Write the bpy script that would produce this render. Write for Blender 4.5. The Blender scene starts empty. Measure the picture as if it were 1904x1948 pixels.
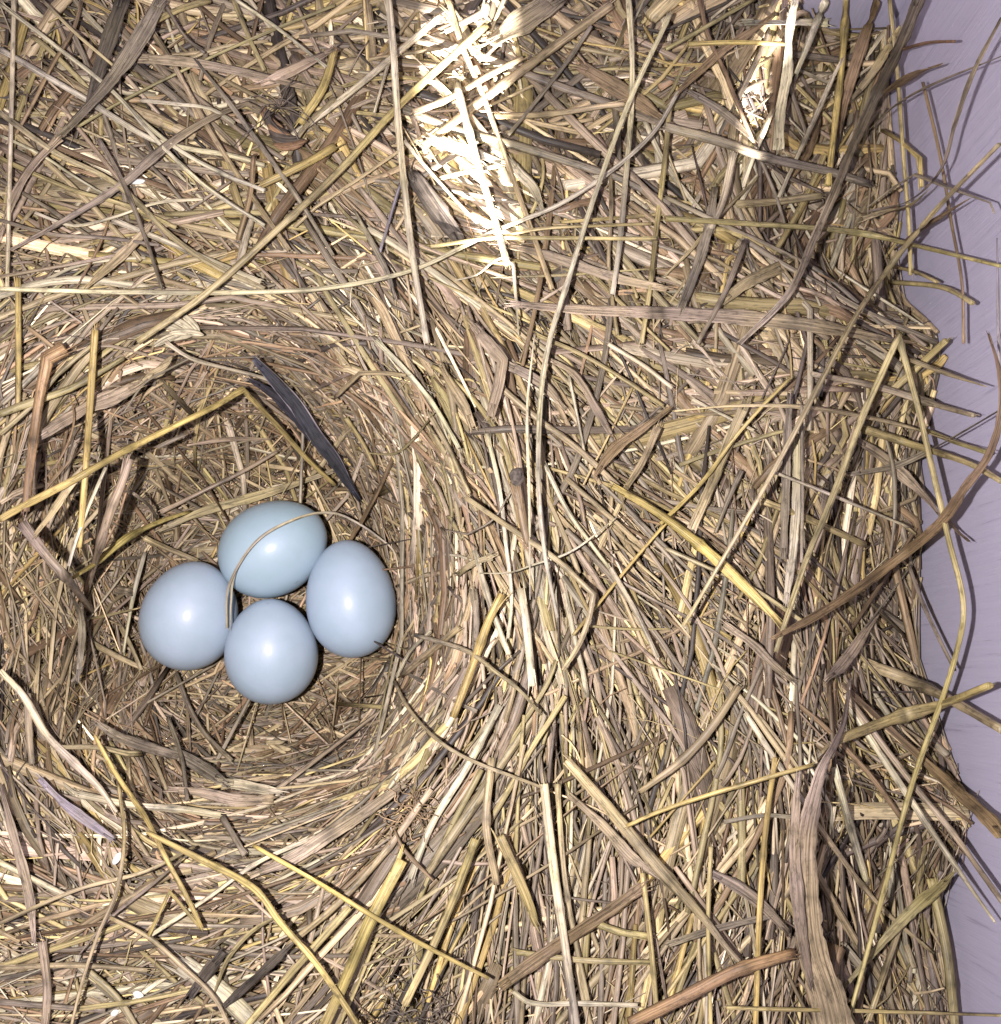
import bpy, math, random
import numpy as np
from mathutils import Vector, Matrix

# ------------------------------------------------------------------ scene, camera, world, lamps, exposure
# 1 unit = 10 cm
scn = bpy.context.scene
scn.unit_settings.scale_length = 0.1
C = scn.collection
H = 1.6                      # camera height above the nest mat
F = 2041.0                   # focal length in display pixels (frame 1904 x 1948)
CX, CY = 952.0, 974.0
TILT = math.radians(9.0)
cam_d = bpy.data.cameras.new('camera')
cam = bpy.data.objects.new('camera', cam_d)
C.objects.link(cam)
cam.location = (0, 0, H)
cam.rotation_euler = (TILT, 0, 0)
cam_d.sensor_fit = 'HORIZONTAL'
cam_d.angle = 2 * math.atan(952.0 / F)
cam_d.clip_start = 0.02
cam_d.clip_end = 100
scn.camera = cam

world = bpy.data.worlds.new('World')
scn.world = world
world.use_nodes = True
wb = world.node_tree.nodes['Background']
wb.inputs[0].default_value = (0.80, 0.80, 1.0, 1)
wb.inputs[1].default_value = 0.05

fl = bpy.data.lights.new('flash', 'AREA')
fl.shape = 'DISK'
fl.size = 0.035
fl.energy = 59
fl.color = (1.0, 0.965, 0.995)
flo = bpy.data.objects.new('flash', fl)
flo.location = (-0.225, -0.01, 1.62)
C.objects.link(flo)

scn.view_settings.view_transform = 'Standard'
scn.view_settings.look = 'None'
scn.view_settings.exposure = 0
scn.view_settings.gamma = 1
scn.render.engine = 'CYCLES'
scn.cycles.max_bounces = 5
scn.cycles.diffuse_bounces = 2

fwd = np.array([0, math.sin(TILT), -math.cos(TILT)])
upv = np.array([0, math.cos(TILT), math.sin(TILT)])
rgt = np.array([1.0, 0, 0])


def ray(u, v):
    return (fwd[None] * F + rgt[None] * (np.atleast_1d(u)[:, None] - CX)
            + upv[None] * (CY - np.atleast_1d(v)[:, None]))


def at(u, v, z):
    d = ray(u, v)
    t = (np.atleast_1d(z) - H) / d[:, 2]
    p = d * t[:, None]
    p[:, 2] += H
    return p


def sun_patch(u, v, z, src, half, stretch, rot, power):
    """sunlight falling through a gap of the box onto the hay"""
    p = at(u, v, z)[0]
    l = bpy.data.lights.new('sunbeam', 'SPOT')
    l.energy = power
    l.color = (1.0, 0.955, 0.97)
    l.shadow_soft_size = 0.012
    l.spot_blend = 0.10
    o = bpy.data.objects.new('sunbeam', l)
    C.objects.link(o)
    s = np.array(src)
    d = Vector(p - s)
    l.spot_size = 2 * math.atan(half / d.length)
    q = d.to_track_quat('-Z', 'Y')
    o.rotation_mode = 'QUATERNION'
    from mathutils import Quaternion
    o.rotation_quaternion = q @ Quaternion((0, 0, 1), rot)
    o.location = s
    o.scale = (1, stretch, 1)


SUN = (-0.15, -2.6, 1.95)     # direction from which the low sun enters over the front of the box
sun_patch(885, 175, -0.03, (SUN[0] + 0.0, SUN[1], SUN[2]), 0.074, 1.0, 0.0, 8500)
sun_patch(925, 310, -0.03, (SUN[0] + 0.05, SUN[1], SUN[2]), 0.036, 1.0, 0.0, 8500)
sun_patch(895, 30, -0.03, (SUN[0], SUN[1], SUN[2]), 0.082, 1.0, 0.0, 8500)
sun_patch(950, 410, 0.0, (SUN[0] + 0.06, SUN[1], SUN[2]), 0.012, 1.0, 0.0, 8500)
sun_patch(1495, 130, -0.02, (SUN[0] + 0.6, SUN[1], SUN[2]), 0.020, 1.0, 0.0, 8500)
sun_patch(1550, 40, -0.02, (SUN[0] + 0.6, SUN[1], SUN[2]), 0.022, 1.0, 0.0, 8500)
sun_patch(1460, 297, 0.0, (SUN[0] + 0.6, SUN[1], SUN[2]), 0.011, 1.0, 0.0, 8500)

# ------------------------------------------------------------------ helpers
rng = np.random.default_rng(7)
random.seed(7)
XW, YW = 0.715, 1.19          # inner faces of the box walls


def sm(a, b, x):
    t = np.clip((x - a) / (b - a), 0, 1)
    return t * t * (3 - 2 * t)


CUP = (-0.425, 0.155)
FLOOR = -0.42


def surf(x, y):
    """height of the top of the hay mat"""
    x = np.asarray(x, float)
    y = np.asarray(y, float)
    r = np.hypot(x - CUP[0], (y - CUP[1]) * 0.96)
    a = np.arctan2(y - CUP[1], x - CUP[0])
    rr = r + 0.012 * np.sin(3 * a + 1) + 0.008 * np.sin(7 * a)
    s = FLOOR * (1 - sm(0.19, 0.42, rr))
    ring = np.exp(-((r - 0.50) / 0.11) ** 2)
    s = s + 0.05 * ring * (0.4 + 0.6 * np.cos(a + 0.2).clip(0, 1))
    s = s - 0.17 * sm(0.38, 0.68, x) * (1 + 0.4 * np.sin(13 * y + 1) * np.sin(5 * y + 2)) - 0.07 * sm(0.55, 0.9, y) * sm(-0.1, 0.3, x)
    s = s - 0.05 * sm(-0.15, -0.5, y) * sm(0.1, 0.5, x)
    b = (np.sin(9.1 * x + 3.3 * y + 1.3) * np.sin(7.7 * y - 4.1 * x + 0.4)
         + 0.6 * np.sin(19 * x + 7 * y) * np.sin(17 * y - 9 * x + 2))
    s = s + b * (0.014 + 0.030 * sm(0.25, 0.5, x) + 0.012 * sm(0.6, 0.8, y))
    return s


def link_mesh(name, me, parent=None):
    o = bpy.data.objects.new(name, me)
    C.objects.link(o)
    if parent:
        o.parent = parent
    return o


def tag(o, label=None, cat=None, group=None, kind=None):
    if label:
        o['label'] = label
    if cat:
        o['category'] = cat
    if group:
        o['group'] = group
    if kind:
        o['kind'] = kind
    return o


def smooth_rows(A, k=1):
    for _ in range(k):
        B = A.copy()
        B[:, 1:-1] = 0.25 * A[:, :-2] + 0.5 * A[:, 1:-1] + 0.25 * A[:, 2:]
        A = B
    return A


def tube_arrays(P, W, T, roll, col, m=6, seed=None, flute=0.0):
    """P (N,n,3) centre lines, W (N,n) widths, T (N,) thickness ratio, roll (N,), col (N,n,3)"""
    N, n, _ = P.shape
    tan = np.gradient(P, axis=1)
    tan /= np.linalg.norm(tan, axis=2, keepdims=True) + 1e-9
    up = np.zeros_like(tan)
    up[..., 2] = 1
    side = np.cross(tan, up)
    sl = np.linalg.norm(side, axis=2, keepdims=True)
    side = np.where(sl > 0.05, side / (sl + 1e-9), np.array([1.0, 0, 0]))
    nor = np.cross(side, tan)
    c, s = np.cos(roll)[..., None], np.sin(roll)[..., None]
    if roll.ndim == 1:
        c = c[:, None]
        s = s[:, None]
    s2 = side * c + nor * s
    n2 = -side * s + nor * c
    ph = np.arange(m) / m * 2 * math.pi + math.pi / m
    cs, sn = np.cos(ph), np.sin(ph)
    amp = np.ones(m)
    hw = W[..., None] / 2 * amp
    V = (P[:, :, None] + s2[:, :, None] * (hw * cs)[..., None]
         + n2[:, :, None] * (hw * sn * T[:, None, None])[..., None])
    if flute:                       # leaf: V-fold, middle lower than margins
        V = V + n2[:, :, None] * (flute * hw * (np.abs(cs) - 0.5))[..., None]
    L = np.zeros((N, n))
    L[:, 1:] = np.cumsum(np.linalg.norm(np.diff(P, axis=1), axis=2), axis=1)
    off = rng.uniform(0, 50, N)
    A = np.zeros((N, n, m, 3))
    A[..., 0] = (L + off[:, None])[..., None]
    A[..., 1] = (W[..., None] / 2) * cs * 1.0 + off[:, None, None] * 0.37
    A[..., 2] = off[:, None, None]
    col = np.repeat(col[:, :, None], m, axis=2)
    base = (np.arange(N) * n * m)[:, None, None]
    i = np.arange(n - 1)[None, :, None]
    j = np.arange(m)[None, None, :]
    j2 = (j + 1) % m
    a = base + i * m + j
    b = base + i * m + j2
    q = np.stack([a, b, b + m, a + m], -1).reshape(-1, 4)
    cap0 = base[:, :, 0] + np.arange(m)[::-1][None]
    cap1 = base[:, :, 0] + (n - 1) * m + np.arange(m)[None]
    caps = np.concatenate([cap0, cap1])
    return V.reshape(-1, 3), q, caps, A.reshape(-1, 3), col.reshape(-1, 3)


def mesh_from(name, parts, mats):
    """parts: list of (V, quads, caps, A, col)"""
    vo = 0
    Vs, As, Cs, loops, tot, mi = [], [], [], [], [], []
    for k, (V, q, caps, A, col) in enumerate(parts):
        Vs.append(V)
        As.append(A)
        Cs.append(col)
        loops.append((q + vo).ravel())
        tot.append(np.full(len(q), q.shape[1] if len(q) else 4))
        if caps is not None and len(caps):
            loops.append((caps + vo).ravel())
            tot.append(np.full(len(caps), caps.shape[1]))
        vo += len(V)
    V = np.concatenate(Vs)
    A = np.concatenate(As)
    Cc = np.concatenate(Cs)
    L = np.concatenate(loops)
    Tt = np.concatenate(tot)
    me = bpy.data.meshes.new(name)
    me.vertices.add(len(V))
    me.vertices.foreach_set('co', V.astype(np.float32).ravel())
    me.loops.add(len(L))
    me.loops.foreach_set('vertex_index', L.astype(np.int32))
    me.polygons.add(len(Tt))
    st = np.zeros(len(Tt), np.int32)
    st[1:] = np.cumsum(Tt)[:-1]
    me.polygons.foreach_set('loop_start', st)
    me.polygons.foreach_set('use_smooth', np.ones(len(Tt), bool))
    at_ = me.attributes.new('tint', 'FLOAT_VECTOR', 'POINT')
    at_.data.foreach_set('vector', Cc.astype(np.float32).ravel())
    a2 = me.attributes.new('fibre', 'FLOAT_VECTOR', 'POINT')
    a2.data.foreach_set('vector', A.astype(np.float32).ravel())
    for m_ in mats:
        me.materials.append(m_)
    me.update(calc_edges=True)
    me.validate()
    return me


# ------------------------------------------------------------------ materials
def new_mat(name):
    m = bpy.data.materials.new(name)
    m.use_nodes = True
    nt = m.node_tree
    return m, nt, nt.nodes, nt.links, nt.nodes['Principled BSDF']


def straw_mat(name, streak=0.55, speck=0.55, rough=0.5, spec=0.35, bump=0.25):
    m, nt, N, Lk, bs = new_mat(name)
    a = N.new('ShaderNodeAttribute')
    a.attribute_name = 'tint'
    f = N.new('ShaderNodeAttribute')
    f.attribute_name = 'fibre'
    mp = N.new('ShaderNodeMapping')
    mp.inputs['Scale'].default_value = (9, 520, 1)
    Lk.new(f.outputs['Vector'], mp.inputs['Vector'])
    n1 = N.new('ShaderNodeTexNoise')
    n1.inputs['Scale'].default_value = 1.0
    n1.inputs['Detail'].default_value = 3
    n1.inputs['Roughness'].default_value = 0.65
    Lk.new(mp.outputs[0], n1.inputs['Vector'])
    r1 = N.new('ShaderNodeMapRange')
    r1.inputs['From Min'].default_value = 0.32
    r1.inputs['From Max'].default_value = 0.68
    r1.inputs['To Min'].default_value = 1 - streak
    r1.inputs['To Max'].default_value = 1 + streak * 0.55
    Lk.new(n1.outputs['Fac'], r1.inputs['Value'])
    # mould specks and stained stretches
    mp2 = N.new('ShaderNodeMapping')
    mp2.inputs['Scale'].default_value = (42, 150, 1)
    Lk.new(f.outputs['Vector'], mp2.inputs['Vector'])
    n2 = N.new('ShaderNodeTexNoise')
    n2.inputs['Scale'].default_value = 1.0
    n2.inputs['Detail'].default_value = 4
    n2.inputs['Roughness'].default_value = 0.75
    Lk.new(mp2.outputs[0], n2.inputs['Vector'])
    r2 = N.new('ShaderNodeMapRange')
    r2.inputs['From Min'].default_value = 0.50
    r2.inputs['From Max'].default_value = 0.72
    r2.inputs['To Min'].default_value = 1.0
    r2.inputs['To Max'].default_value = 1 - speck
    Lk.new(n2.outputs['Fac'], r2.inputs['Value'])
    mp3 = N.new('ShaderNodeMapping')
    mp3.inputs['Scale'].default_value = (7, 20, 1)
    Lk.new(f.outputs['Vector'], mp3.inputs['Vector'])
    n3 = N.new('ShaderNodeTexNoise')
    n3.inputs['Scale'].default_value = 1.0
    n3.inputs['Detail'].default_value = 2
    Lk.new(mp3.outputs[0], n3.inputs['Vector'])
    r3 = N.new('ShaderNodeMapRange')
    r3.inputs['From Min'].default_value = 0.3
    r3.inputs['From Max'].default_value = 0.7
    r3.inputs['To Min'].default_value = 0.72
    r3.inputs['To Max'].default_value = 1.22
    Lk.new(n3.outputs['Fac'], r3.inputs['Value'])
    m1 = N.new('ShaderNodeMath')
    m1.operation = 'MULTIPLY'
    Lk.new(r1.outputs[0], m1.inputs[0])
    Lk.new(r2.outputs[0], m1.inputs[1])
    m2 = N.new('ShaderNodeMath')
    m2.operation = 'MULTIPLY'
    Lk.new(m1.outputs[0], m2.inputs[0])
    Lk.new(r3.outputs[0], m2.inputs[1])
    vm = N.new('ShaderNodeVectorMath')
    vm.operation = 'SCALE'
    Lk.new(a.outputs['Vector'], vm.inputs[0])
    Lk.new(m2.outputs[0], vm.inputs['Scale'])
    Lk.new(vm.outputs[0], bs.inputs['Base Color'])
    bp = N.new('ShaderNodeBump')
    bp.inputs['Strength'].default_value = bump
    bp.inputs['Distance'].default_value = 0.003
    Lk.new(n1.outputs['Fac'], bp.inputs['Height'])
    Lk.new(bp.outputs[0], bs.inputs['Normal'])
    bs.inputs['Roughness'].default_value = rough
    bs.inputs['Specular IOR Level'].default_value = spec
    return m


M_STRAW = straw_mat('dry_straw', streak=0.62, speck=0.68, rough=0.5, spec=0.35)
M_LEAF = straw_mat('dry_leaf', streak=0.65, speck=0.75, rough=0.62, spec=0.25, bump=0.5)

# base colours of the sorts of straw (linear)
COL = {
    'Y': (0.47, 0.368, 0.165),   # yellow straw
    'Z': (0.60, 0.450, 0.150),   # bright yellow
    'G': (0.52, 0.380, 0.140),   # golden
    'T': (0.44, 0.338, 0.190),   # tan
    'P': (0.60, 0.510, 0.340),   # pale cream
    'B': (0.27, 0.180, 0.100),   # brown
    'D': (0.105, 0.082, 0.062),  # dark
    'K': (0.27, 0.215, 0.150),   # grey
    'W': (0.39, 0.295, 0.200),   # rosy beige
    'N': (0.38, 0.290, 0.205),   # papery brown
    'O': (0.36, 0.225, 0.115),   # orange brown
    'R': (0.29, 0.165, 0.088),   # reddish brown
    'V': (0.35, 0.280, 0.135),   # olive
    'S': (0.064, 0.060, 0.070),  # slate black
    'L': (0.33, 0.280, 0.280),   # lilac grey
}


def bird_egg_mat(c0, c1, dirt):
    m, nt, N, Lk, bs = new_mat('eggshell')
    tc = N.new('ShaderNodeTexCoord')
    n1 = N.new('ShaderNodeTexNoise')
    n1.inputs['Scale'].default_value = 16
    n1.inputs['Detail'].default_value = 5
    Lk.new(tc.outputs['Object'], n1.inputs['Vector'])
    cr = N.new('ShaderNodeValToRGB')
    cr.color_ramp.elements[0].position = 0.35
    cr.color_ramp.elements[0].color = c0 + (1,)
    cr.color_ramp.elements[1].position = 0.7
    cr.color_ramp.elements[1].color = c1 + (1,)
    Lk.new(n1.outputs['Fac'], cr.inputs[0])
    # rare faint specks of dirt
    n3 = N.new('ShaderNodeTexNoise')
    n3.inputs['Scale'].default_value = 34
    n3.inputs['Detail'].default_value = 3
    Lk.new(tc.outputs['Object'], n3.inputs['Vector'])
    r3 = N.new('ShaderNodeMapRange')
    r3.inputs['From Min'].default_value = 0.70
    r3.inputs['From Max'].default_value = 0.78
    r3.inputs['To Min'].default_value = 0
    r3.inputs['To Max'].default_value = dirt
    Lk.new(n3.outputs['Fac'], r3.inputs['Value'])
    mx = N.new('ShaderNodeMixRGB')
    mx.inputs[2].default_value = (0.2, 0.21, 0.2, 1)
    Lk.new(r3.outputs[0], mx.inputs[0])
    Lk.new(cr.outputs[0], mx.inputs[1])
    Lk.new(mx.outputs[0], bs.inputs['Base Color'])
    n2 = N.new('ShaderNodeTexNoise')
    n2.inputs['Scale'].default_value = 160
    n2.inputs['Detail'].default_value = 3
    Lk.new(tc.outputs['Object'], n2.inputs['Vector'])
    bp = N.new('ShaderNodeBump')
    bp.inputs['Strength'].default_value = 0.12
    bp.inputs['Distance'].default_value = 0.002
    Lk.new(n2.outputs['Fac'], bp.inputs['Height'])
    Lk.new(bp.outputs[0], bs.inputs['Normal'])
    bs.inputs['Roughness'].default_value = 0.50
    bs.inputs['Specular IOR Level'].default_value = 0.5
    bs.inputs['Coat Weight'].default_value = 0.22
    bs.inputs['Coat Roughness'].default_value = 0.22
    bs.inputs['Specular Tint'].default_value = (1.0, 0.86, 1.0, 1)
    bs.inputs['Subsurface Weight'].default_value = 0.15
    bs.inputs['Subsurface Radius'].default_value = (0.01, 0.012, 0.015)
    return m


def wall_mat():
    m, nt, N, Lk, bs = new_mat('lilac_paint')
    tc = N.new('ShaderNodeTexCoord')
    mp = N.new('ShaderNodeMapping')
    mp.inputs['Scale'].default_value = (85, 85, 3.0)
    Lk.new(tc.outputs['Object'], mp.inputs['Vector'])
    n1 = N.new('ShaderNodeTexNoise')
    n1.inputs['Scale'].default_value = 1.3
    n1.inputs['Detail'].default_value = 6
    n1.inputs['Roughness'].default_value = 0.7
    Lk.new(mp.outputs[0], n1.inputs['Vector'])
    cr = N.new('ShaderNodeValToRGB')
    e = cr.color_ramp.elements
    e[0].position = 0.33
    e[0].color = (0.34, 0.31, 0.40, 1)
    e[1].position = 0.40
    e[1].color = (0.45, 0.415, 0.52, 1)
    e2 = cr.color_ramp.elements.new(0.75)
    e2.color = (0.49, 0.455, 0.56, 1)
    Lk.new(n1.outputs['Fac'], cr.inputs[0])
    n2 = N.new('ShaderNodeTexNoise')
    n2.inputs['Scale'].default_value = 60
    n2.inputs['Detail'].default_value = 2
    Lk.new(tc.outputs['Object'], n2.inputs['Vector'])
    r2 = N.new('ShaderNodeMapRange')
    r2.inputs['From Min'].default_value = 0.74
    r2.inputs['From Max'].default_value = 0.8
    r2.inputs['To Min'].default_value = 0
    r2.inputs['To Max'].default_value = 0.8
    Lk.new(n2.outputs['Fac'], r2.inputs['Value'])
    mx = N.new('ShaderNodeMixRGB')
    mx.inputs[2].default_value = (0.7, 0.66, 0.78, 1)
    Lk.new(r2.outputs[0], mx.inputs[0])
    Lk.new(cr.outputs[0], mx.inputs[1])
    Lk.new(mx.outputs[0], bs.inputs['Base Color'])
    bp = N.new('ShaderNodeBump')
    bp.inputs['Strength'].default_value = 0.35
    bp.inputs['Distance'].default_value = 0.006
    Lk.new(n1.outputs['Fac'], bp.inputs['Height'])
    Lk.new(bp.outputs[0], bs.inputs['Normal'])
    bs.inputs['Roughness'].default_value = 0.6
    return m


def plain_mat(name, col, rough=0.7, scale=40, var=0.3):
    m, nt, N, Lk, bs = new_mat(name)
    tc = N.new('ShaderNodeTexCoord')
    n1 = N.new('ShaderNodeTexNoise')
    n1.inputs['Scale'].default_value = scale
    n1.inputs['Detail'].default_value = 5
    Lk.new(tc.outputs['Object'], n1.inputs['Vector'])
    cr = N.new('ShaderNodeValToRGB')
    cr.color_ramp.elements[0].position = 0.3
    cr.color_ramp.elements[0].color = tuple(c * (1 - var) for c in col) + (1,)
    cr.color_ramp.elements[1].position = 0.7
    cr.color_ramp.elements[1].color = tuple(min(1, c * (1 + var)) for c in col) + (1,)
    Lk.new(n1.outputs['Fac'], cr.inputs[0])
    Lk.new(cr.outputs[0], bs.inputs['Base Color'])
    bs.inputs['Roughness'].default_value = rough
    return m


# ------------------------------------------------------------------ nest box
def box_mesh(name, x0, x1, y0, y1, z0, z1, mat, parent):
    me = bpy.data.meshes.new(name)
    v = [(x, y, z) for x in (x0, x1) for y in (y0, y1) for z in (z0, z1)]
    f = [(0, 1, 3, 2), (4, 6, 7, 5), (0, 4, 5, 1), (2, 3, 7, 6), (0, 2, 6, 4), (1, 5, 7, 3)]
    me.from_pydata(v, [], f)
    me.materials.append(mat)
    o = link_mesh(name, me, parent)
    b = o.modifiers.new('edge', 'BEVEL')
    b.width = 0.008
    b.segments = 2
    return o


MW = wall_mat()
box = bpy.data.objects.new('nest_box', None)
C.objects.link(box)
box.location = (0, 0, 0)
tag(box, 'lilac white painted wooden nest box around the hay, brushed grain on its wall', 'nest box')
box_mesh('side_panel', XW, XW + 0.16, -0.80, YW + 0.0, -0.80, 0.85, MW, box)
box_mesh('side_panel', -1.06, -0.90, -0.80, YW + 0.0, -0.80, 0.85, MW, box)
box_mesh('back_panel', -1.06, XW + 0.16, YW + 0.002, YW + 0.16, -0.80, 0.85, MW, box)
box_mesh('front_panel', -1.06, XW + 0.16, -0.96, -0.802, -0.80, 0.60, MW, box)
box_mesh('floor_panel', -1.06, XW + 0.16, -0.96, YW + 0.16, -0.95, -0.802, MW, box)

# ------------------------------------------------------------------ eggs
EGGS = []


def egg(u, v, z, a, b, az, el, taper, label, shell):
    """a long semi axis, b short, az image direction of the pointed end (deg, y up), el its elevation"""
    p = at(u, v, z)[0]
    a, b = a * 0.945, b * 0.945
    me = bpy.data.meshes.new('bird_egg')
    nu, nv = 64, 40
    vs, fs = [], []
    for i in range(nv + 1):
        t = math.pi * i / nv
        x = math.cos(t)
        r = math.sin(t) * (1 - taper * x - 0.05 * taper * x * x)
        for j in range(nu):
            f = 2 * math.pi * j / nu
            vs.append((a * x, b * r * math.cos(f), b * r * math.sin(f)))
    for i in range(nv):
        for j in range(nu):
            k = (j + 1) % nu
            fs.append((i * nu + j, (i + 1) * nu + j, (i + 1) * nu + k, i * nu + k))
    me.from_pydata(vs, [], fs)
    import bmesh
    bm = bmesh.new()
    bm.from_mesh(me)
    bmesh.ops.remove_doubles(bm, verts=bm.verts, dist=1e-5)
    bmesh.ops.recalc_face_normals(bm, faces=bm.faces)
    bm.to_mesh(me)
    bm.free()
    for q in me.polygons:
        q.use_smooth = True
    me.materials.append(bird_egg_mat(*shell))
    o = link_mesh('bird_egg', me)
    o.location = p
    o.rotation_euler = (0, -math.radians(el), math.radians(az))
    tag(o, label, 'egg', 'pale blue eggs lying in the nest cup')
    EGGS.append((p, (a + b) / 2 + 0.004, b))
    return o


egg(361, 1171, -0.325, 0.104, 0.0900, 75, 12, 0.07, 'leftmost pale blue egg, touching the upper and lower eggs on its right', ((0.338, 0.410, 0.475), (0.388, 0.453, 0.540), 0.4))
egg(520, 1043, -0.325, 0.107, 0.0895, 28, 5, 0.06, 'topmost pale blue egg, crossed by a curved thin grass blade', ((0.320, 0.418, 0.470), (0.355, 0.450, 0.520), 0.6))
egg(667, 1139, -0.325, 0.112, 0.0845, 97, 6, 0.09, 'rightmost pale blue egg, standing upright and slimmer than the others', ((0.335, 0.415, 0.488), (0.380, 0.455, 0.548), 0.5))
egg(516, 1239, -0.325, 0.100, 0.0865, 92, 20, 0.08, 'lowest pale blue egg, nearest the bottom of the cup', ((0.335, 0.412, 0.478), (0.388, 0.456, 0.542), 0.5))


def surf_eggs(x, y):
    s = surf(x, y)
    for p, r, b in EGGS:
        d2 = ((x - p[0]) ** 2 + (y - p[1]) ** 2) / (r * r)
        e = p[2] + (b + 0.004) * np.sqrt(np.clip(1 - d2, 0, 1))
        s = np.where(d2 < 1, np.maximum(s, e), s)
    return s


# ------------------------------------------------------------------ flow of the hay (display px, angle down from +x, spread)
FLOW = np.array([
    (60, 60, 60, 60), (100, 300, 32, 32), (300, 400, 30, 24), (300, 150, 40, 60), (500, 280, 35, 45), (600, 100, 20, 60),
    (650, 450, 45, 20), (800, 600, 57, 15), (900, 750, 60, 12), (970, 950, 72, 11), (1000, 1150, 85, 11),
    (950, 1350, 112, 15), (850, 1550, 128, 12), (700, 1700, 135, 20), (600, 1600, 160, 10), (450, 1600, 178, 10),
    (300, 1540, 212, 12), (150, 1430, 240, 15), (50, 1250, 262, 14), (30, 900, 285, 14), (110, 700, 318, 15),
    (300, 615, 342, 18), (500, 630, 372, 18), (80, 1800, 172, 30), (300, 1800, 165, 30), (100, 1600, 60, 40), (480, 1880, 150, 45),
    (700, 1900, 122, 18), (900, 1820, 106, 20), (1010, 1700, 92, 15), (1100, 1500, 82, 15), (1130, 1250, 62, 20),
    (1180, 1000, 48, 14), (1300, 1150, 48, 18), (1180, 750, 42, 22), (1080, 560, 48, 35), (1300, 600, 30, 40),
    (900, 200, 40, 80), (1200, 300, 30, 70), (1400, 150, 130, 50), (1600, 200, 112, 22), (1500, 480, 100, 60),
    (1500, 680, 14, 28), (1600, 900, 100, 60), (1450, 1000, 60, 45), (1400, 1350, 75, 40), (1280, 1500, 100, 28), (1400, 1700, 95, 30),
    (1250, 1850, 110, 35), (1600, 1600, 78, 22), (1740, 1800, 82, 10), (1700, 1300, 60, 50), (1680, 500, 90, 35),
    (780, 880, 60, 20), (830, 1150, 88, 20), (780, 1350, 125, 15), (620, 1470, 160, 10), (450, 1480, 182, 10), (280, 1420, 220, 12),
    (170, 1200, 255, 20), (500, 1250, 170, 50), (380, 1020, 166, 22), (450, 880, 150, 70), (230, 850, 155, 40), (600, 780, 40, 25), (150, 1000, 285, 25),
], float)
_fz = np.zeros(len(FLOW))
for _ in range(5):
    _p = at(FLOW[:, 0], FLOW[:, 1], _fz)
    _fz = surf(_p[:, 0], _p[:, 1])
FP = _p[:, :2]
FA = -np.radians(FLOW[:, 2])


def field(x, y):
    d = (x[:, None] - FP[None, :, 0]) ** 2 + (y[:, None] - FP[None, :, 1]) ** 2
    w = 1 / (d + 0.0006) ** 2
    c = (w * np.cos(2 * FA)).sum(1)
    s = (w * np.sin(2 * FA)).sum(1)
    sp = (w * FLOW[None, :, 3]).sum(1) / w.sum(1)
    return 0.5 * np.arctan2(s, c), np.radians(sp)


def adiff(a, b):
    return (a - b + math.pi / 2) % math.pi - math.pi / 2


def grow(N, n, length, width, depth, flex=0.5, area=(-0.88, XW, -0.72, YW), wander=0.12, centre=None, lift=0.006, spreadk=1.0):
    """N strands laid on the mat following the flow"""
    if centre is None:
        x = rng.uniform(area[0], area[1], N)
        y = rng.uniform(area[2], area[3], N)
    else:
        x, y = centre
    th0, sp = field(x, y)
    dev = rng.normal(0, 1, N) * sp * 0.75 * spreadk
    wild = rng.random(N) < 0.10
    dev = np.where(wild, rng.uniform(-1.5, 1.5, N), dev)
    L = length
    r = np.hypot(x - CUP[0], y - CUP[1])
    incup = 1 - sm(0.34, 0.5, r)
    fx = flex + (0.95 - flex) * incup
    L = L * (1 - 0.45 * incup)
    ds = L / (n - 1)
    P = np.zeros((N, n, 3))
    mid = n // 2
    P[:, mid, 0] = x
    P[:, mid, 1] = y
    bend = rng.normal(0, 1, N) * wander
    for sgn in (1, -1):
        cx, cy = x.copy(), y.copy()
        th = th0 + dev
        k = mid
        while 0 <= k + sgn < n:
            cx = cx + sgn * np.cos(th) * ds
            cy = cy + sgn * np.sin(th) * ds
            k += sgn
            P[:, k, 0] = cx
            P[:, k, 1] = cy
            ft, _ = field(cx, cy)
            th = th0 + dev + fx * adiff(ft, th0) + sgn * bend * abs(k - mid) * 0.35 + rng.normal(0, 0.02, N)
    # kinked ones
    kk = np.where(rng.random(N) < 0.07)[0]
    for i in kk:
        j = rng.integers(2, n - 1)
        a = rng.normal(0, 0.7)
        q = P[i, j:, :2] - P[i, j - 1, :2]
        c, s = math.cos(a), math.sin(a)
        P[i, j:, 0] = P[i, j - 1, 0] + q[:, 0] * c - q[:, 1] * s
        P[i, j:, 1] = P[i, j - 1, 1] + q[:, 0] * s + q[:, 1] * c
    P[:, :, 0] = np.minimum(P[:, :, 0], XW - 0.008)
    P[:, :, 1] = np.minimum(P[:, :, 1], YW - 0.008)
    P[:, :, 0] = np.maximum(P[:, :, 0], -0.89)
    P[:, :, 1] = np.maximum(P[:, :, 1], -0.79)
    S = surf(P[..., 0], P[..., 1])
    S2 = smooth_rows(S, 2)
    t = np.linspace(-1, 1, n)[None]
    tiltz = rng.normal(0, 0.022, N)[:, None] * t
    z = 0.5 * S + 0.5 * S2 - depth[:, None] + tiltz
    P[..., 2] = np.minimum(z, S + lift)
    return P


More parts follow.
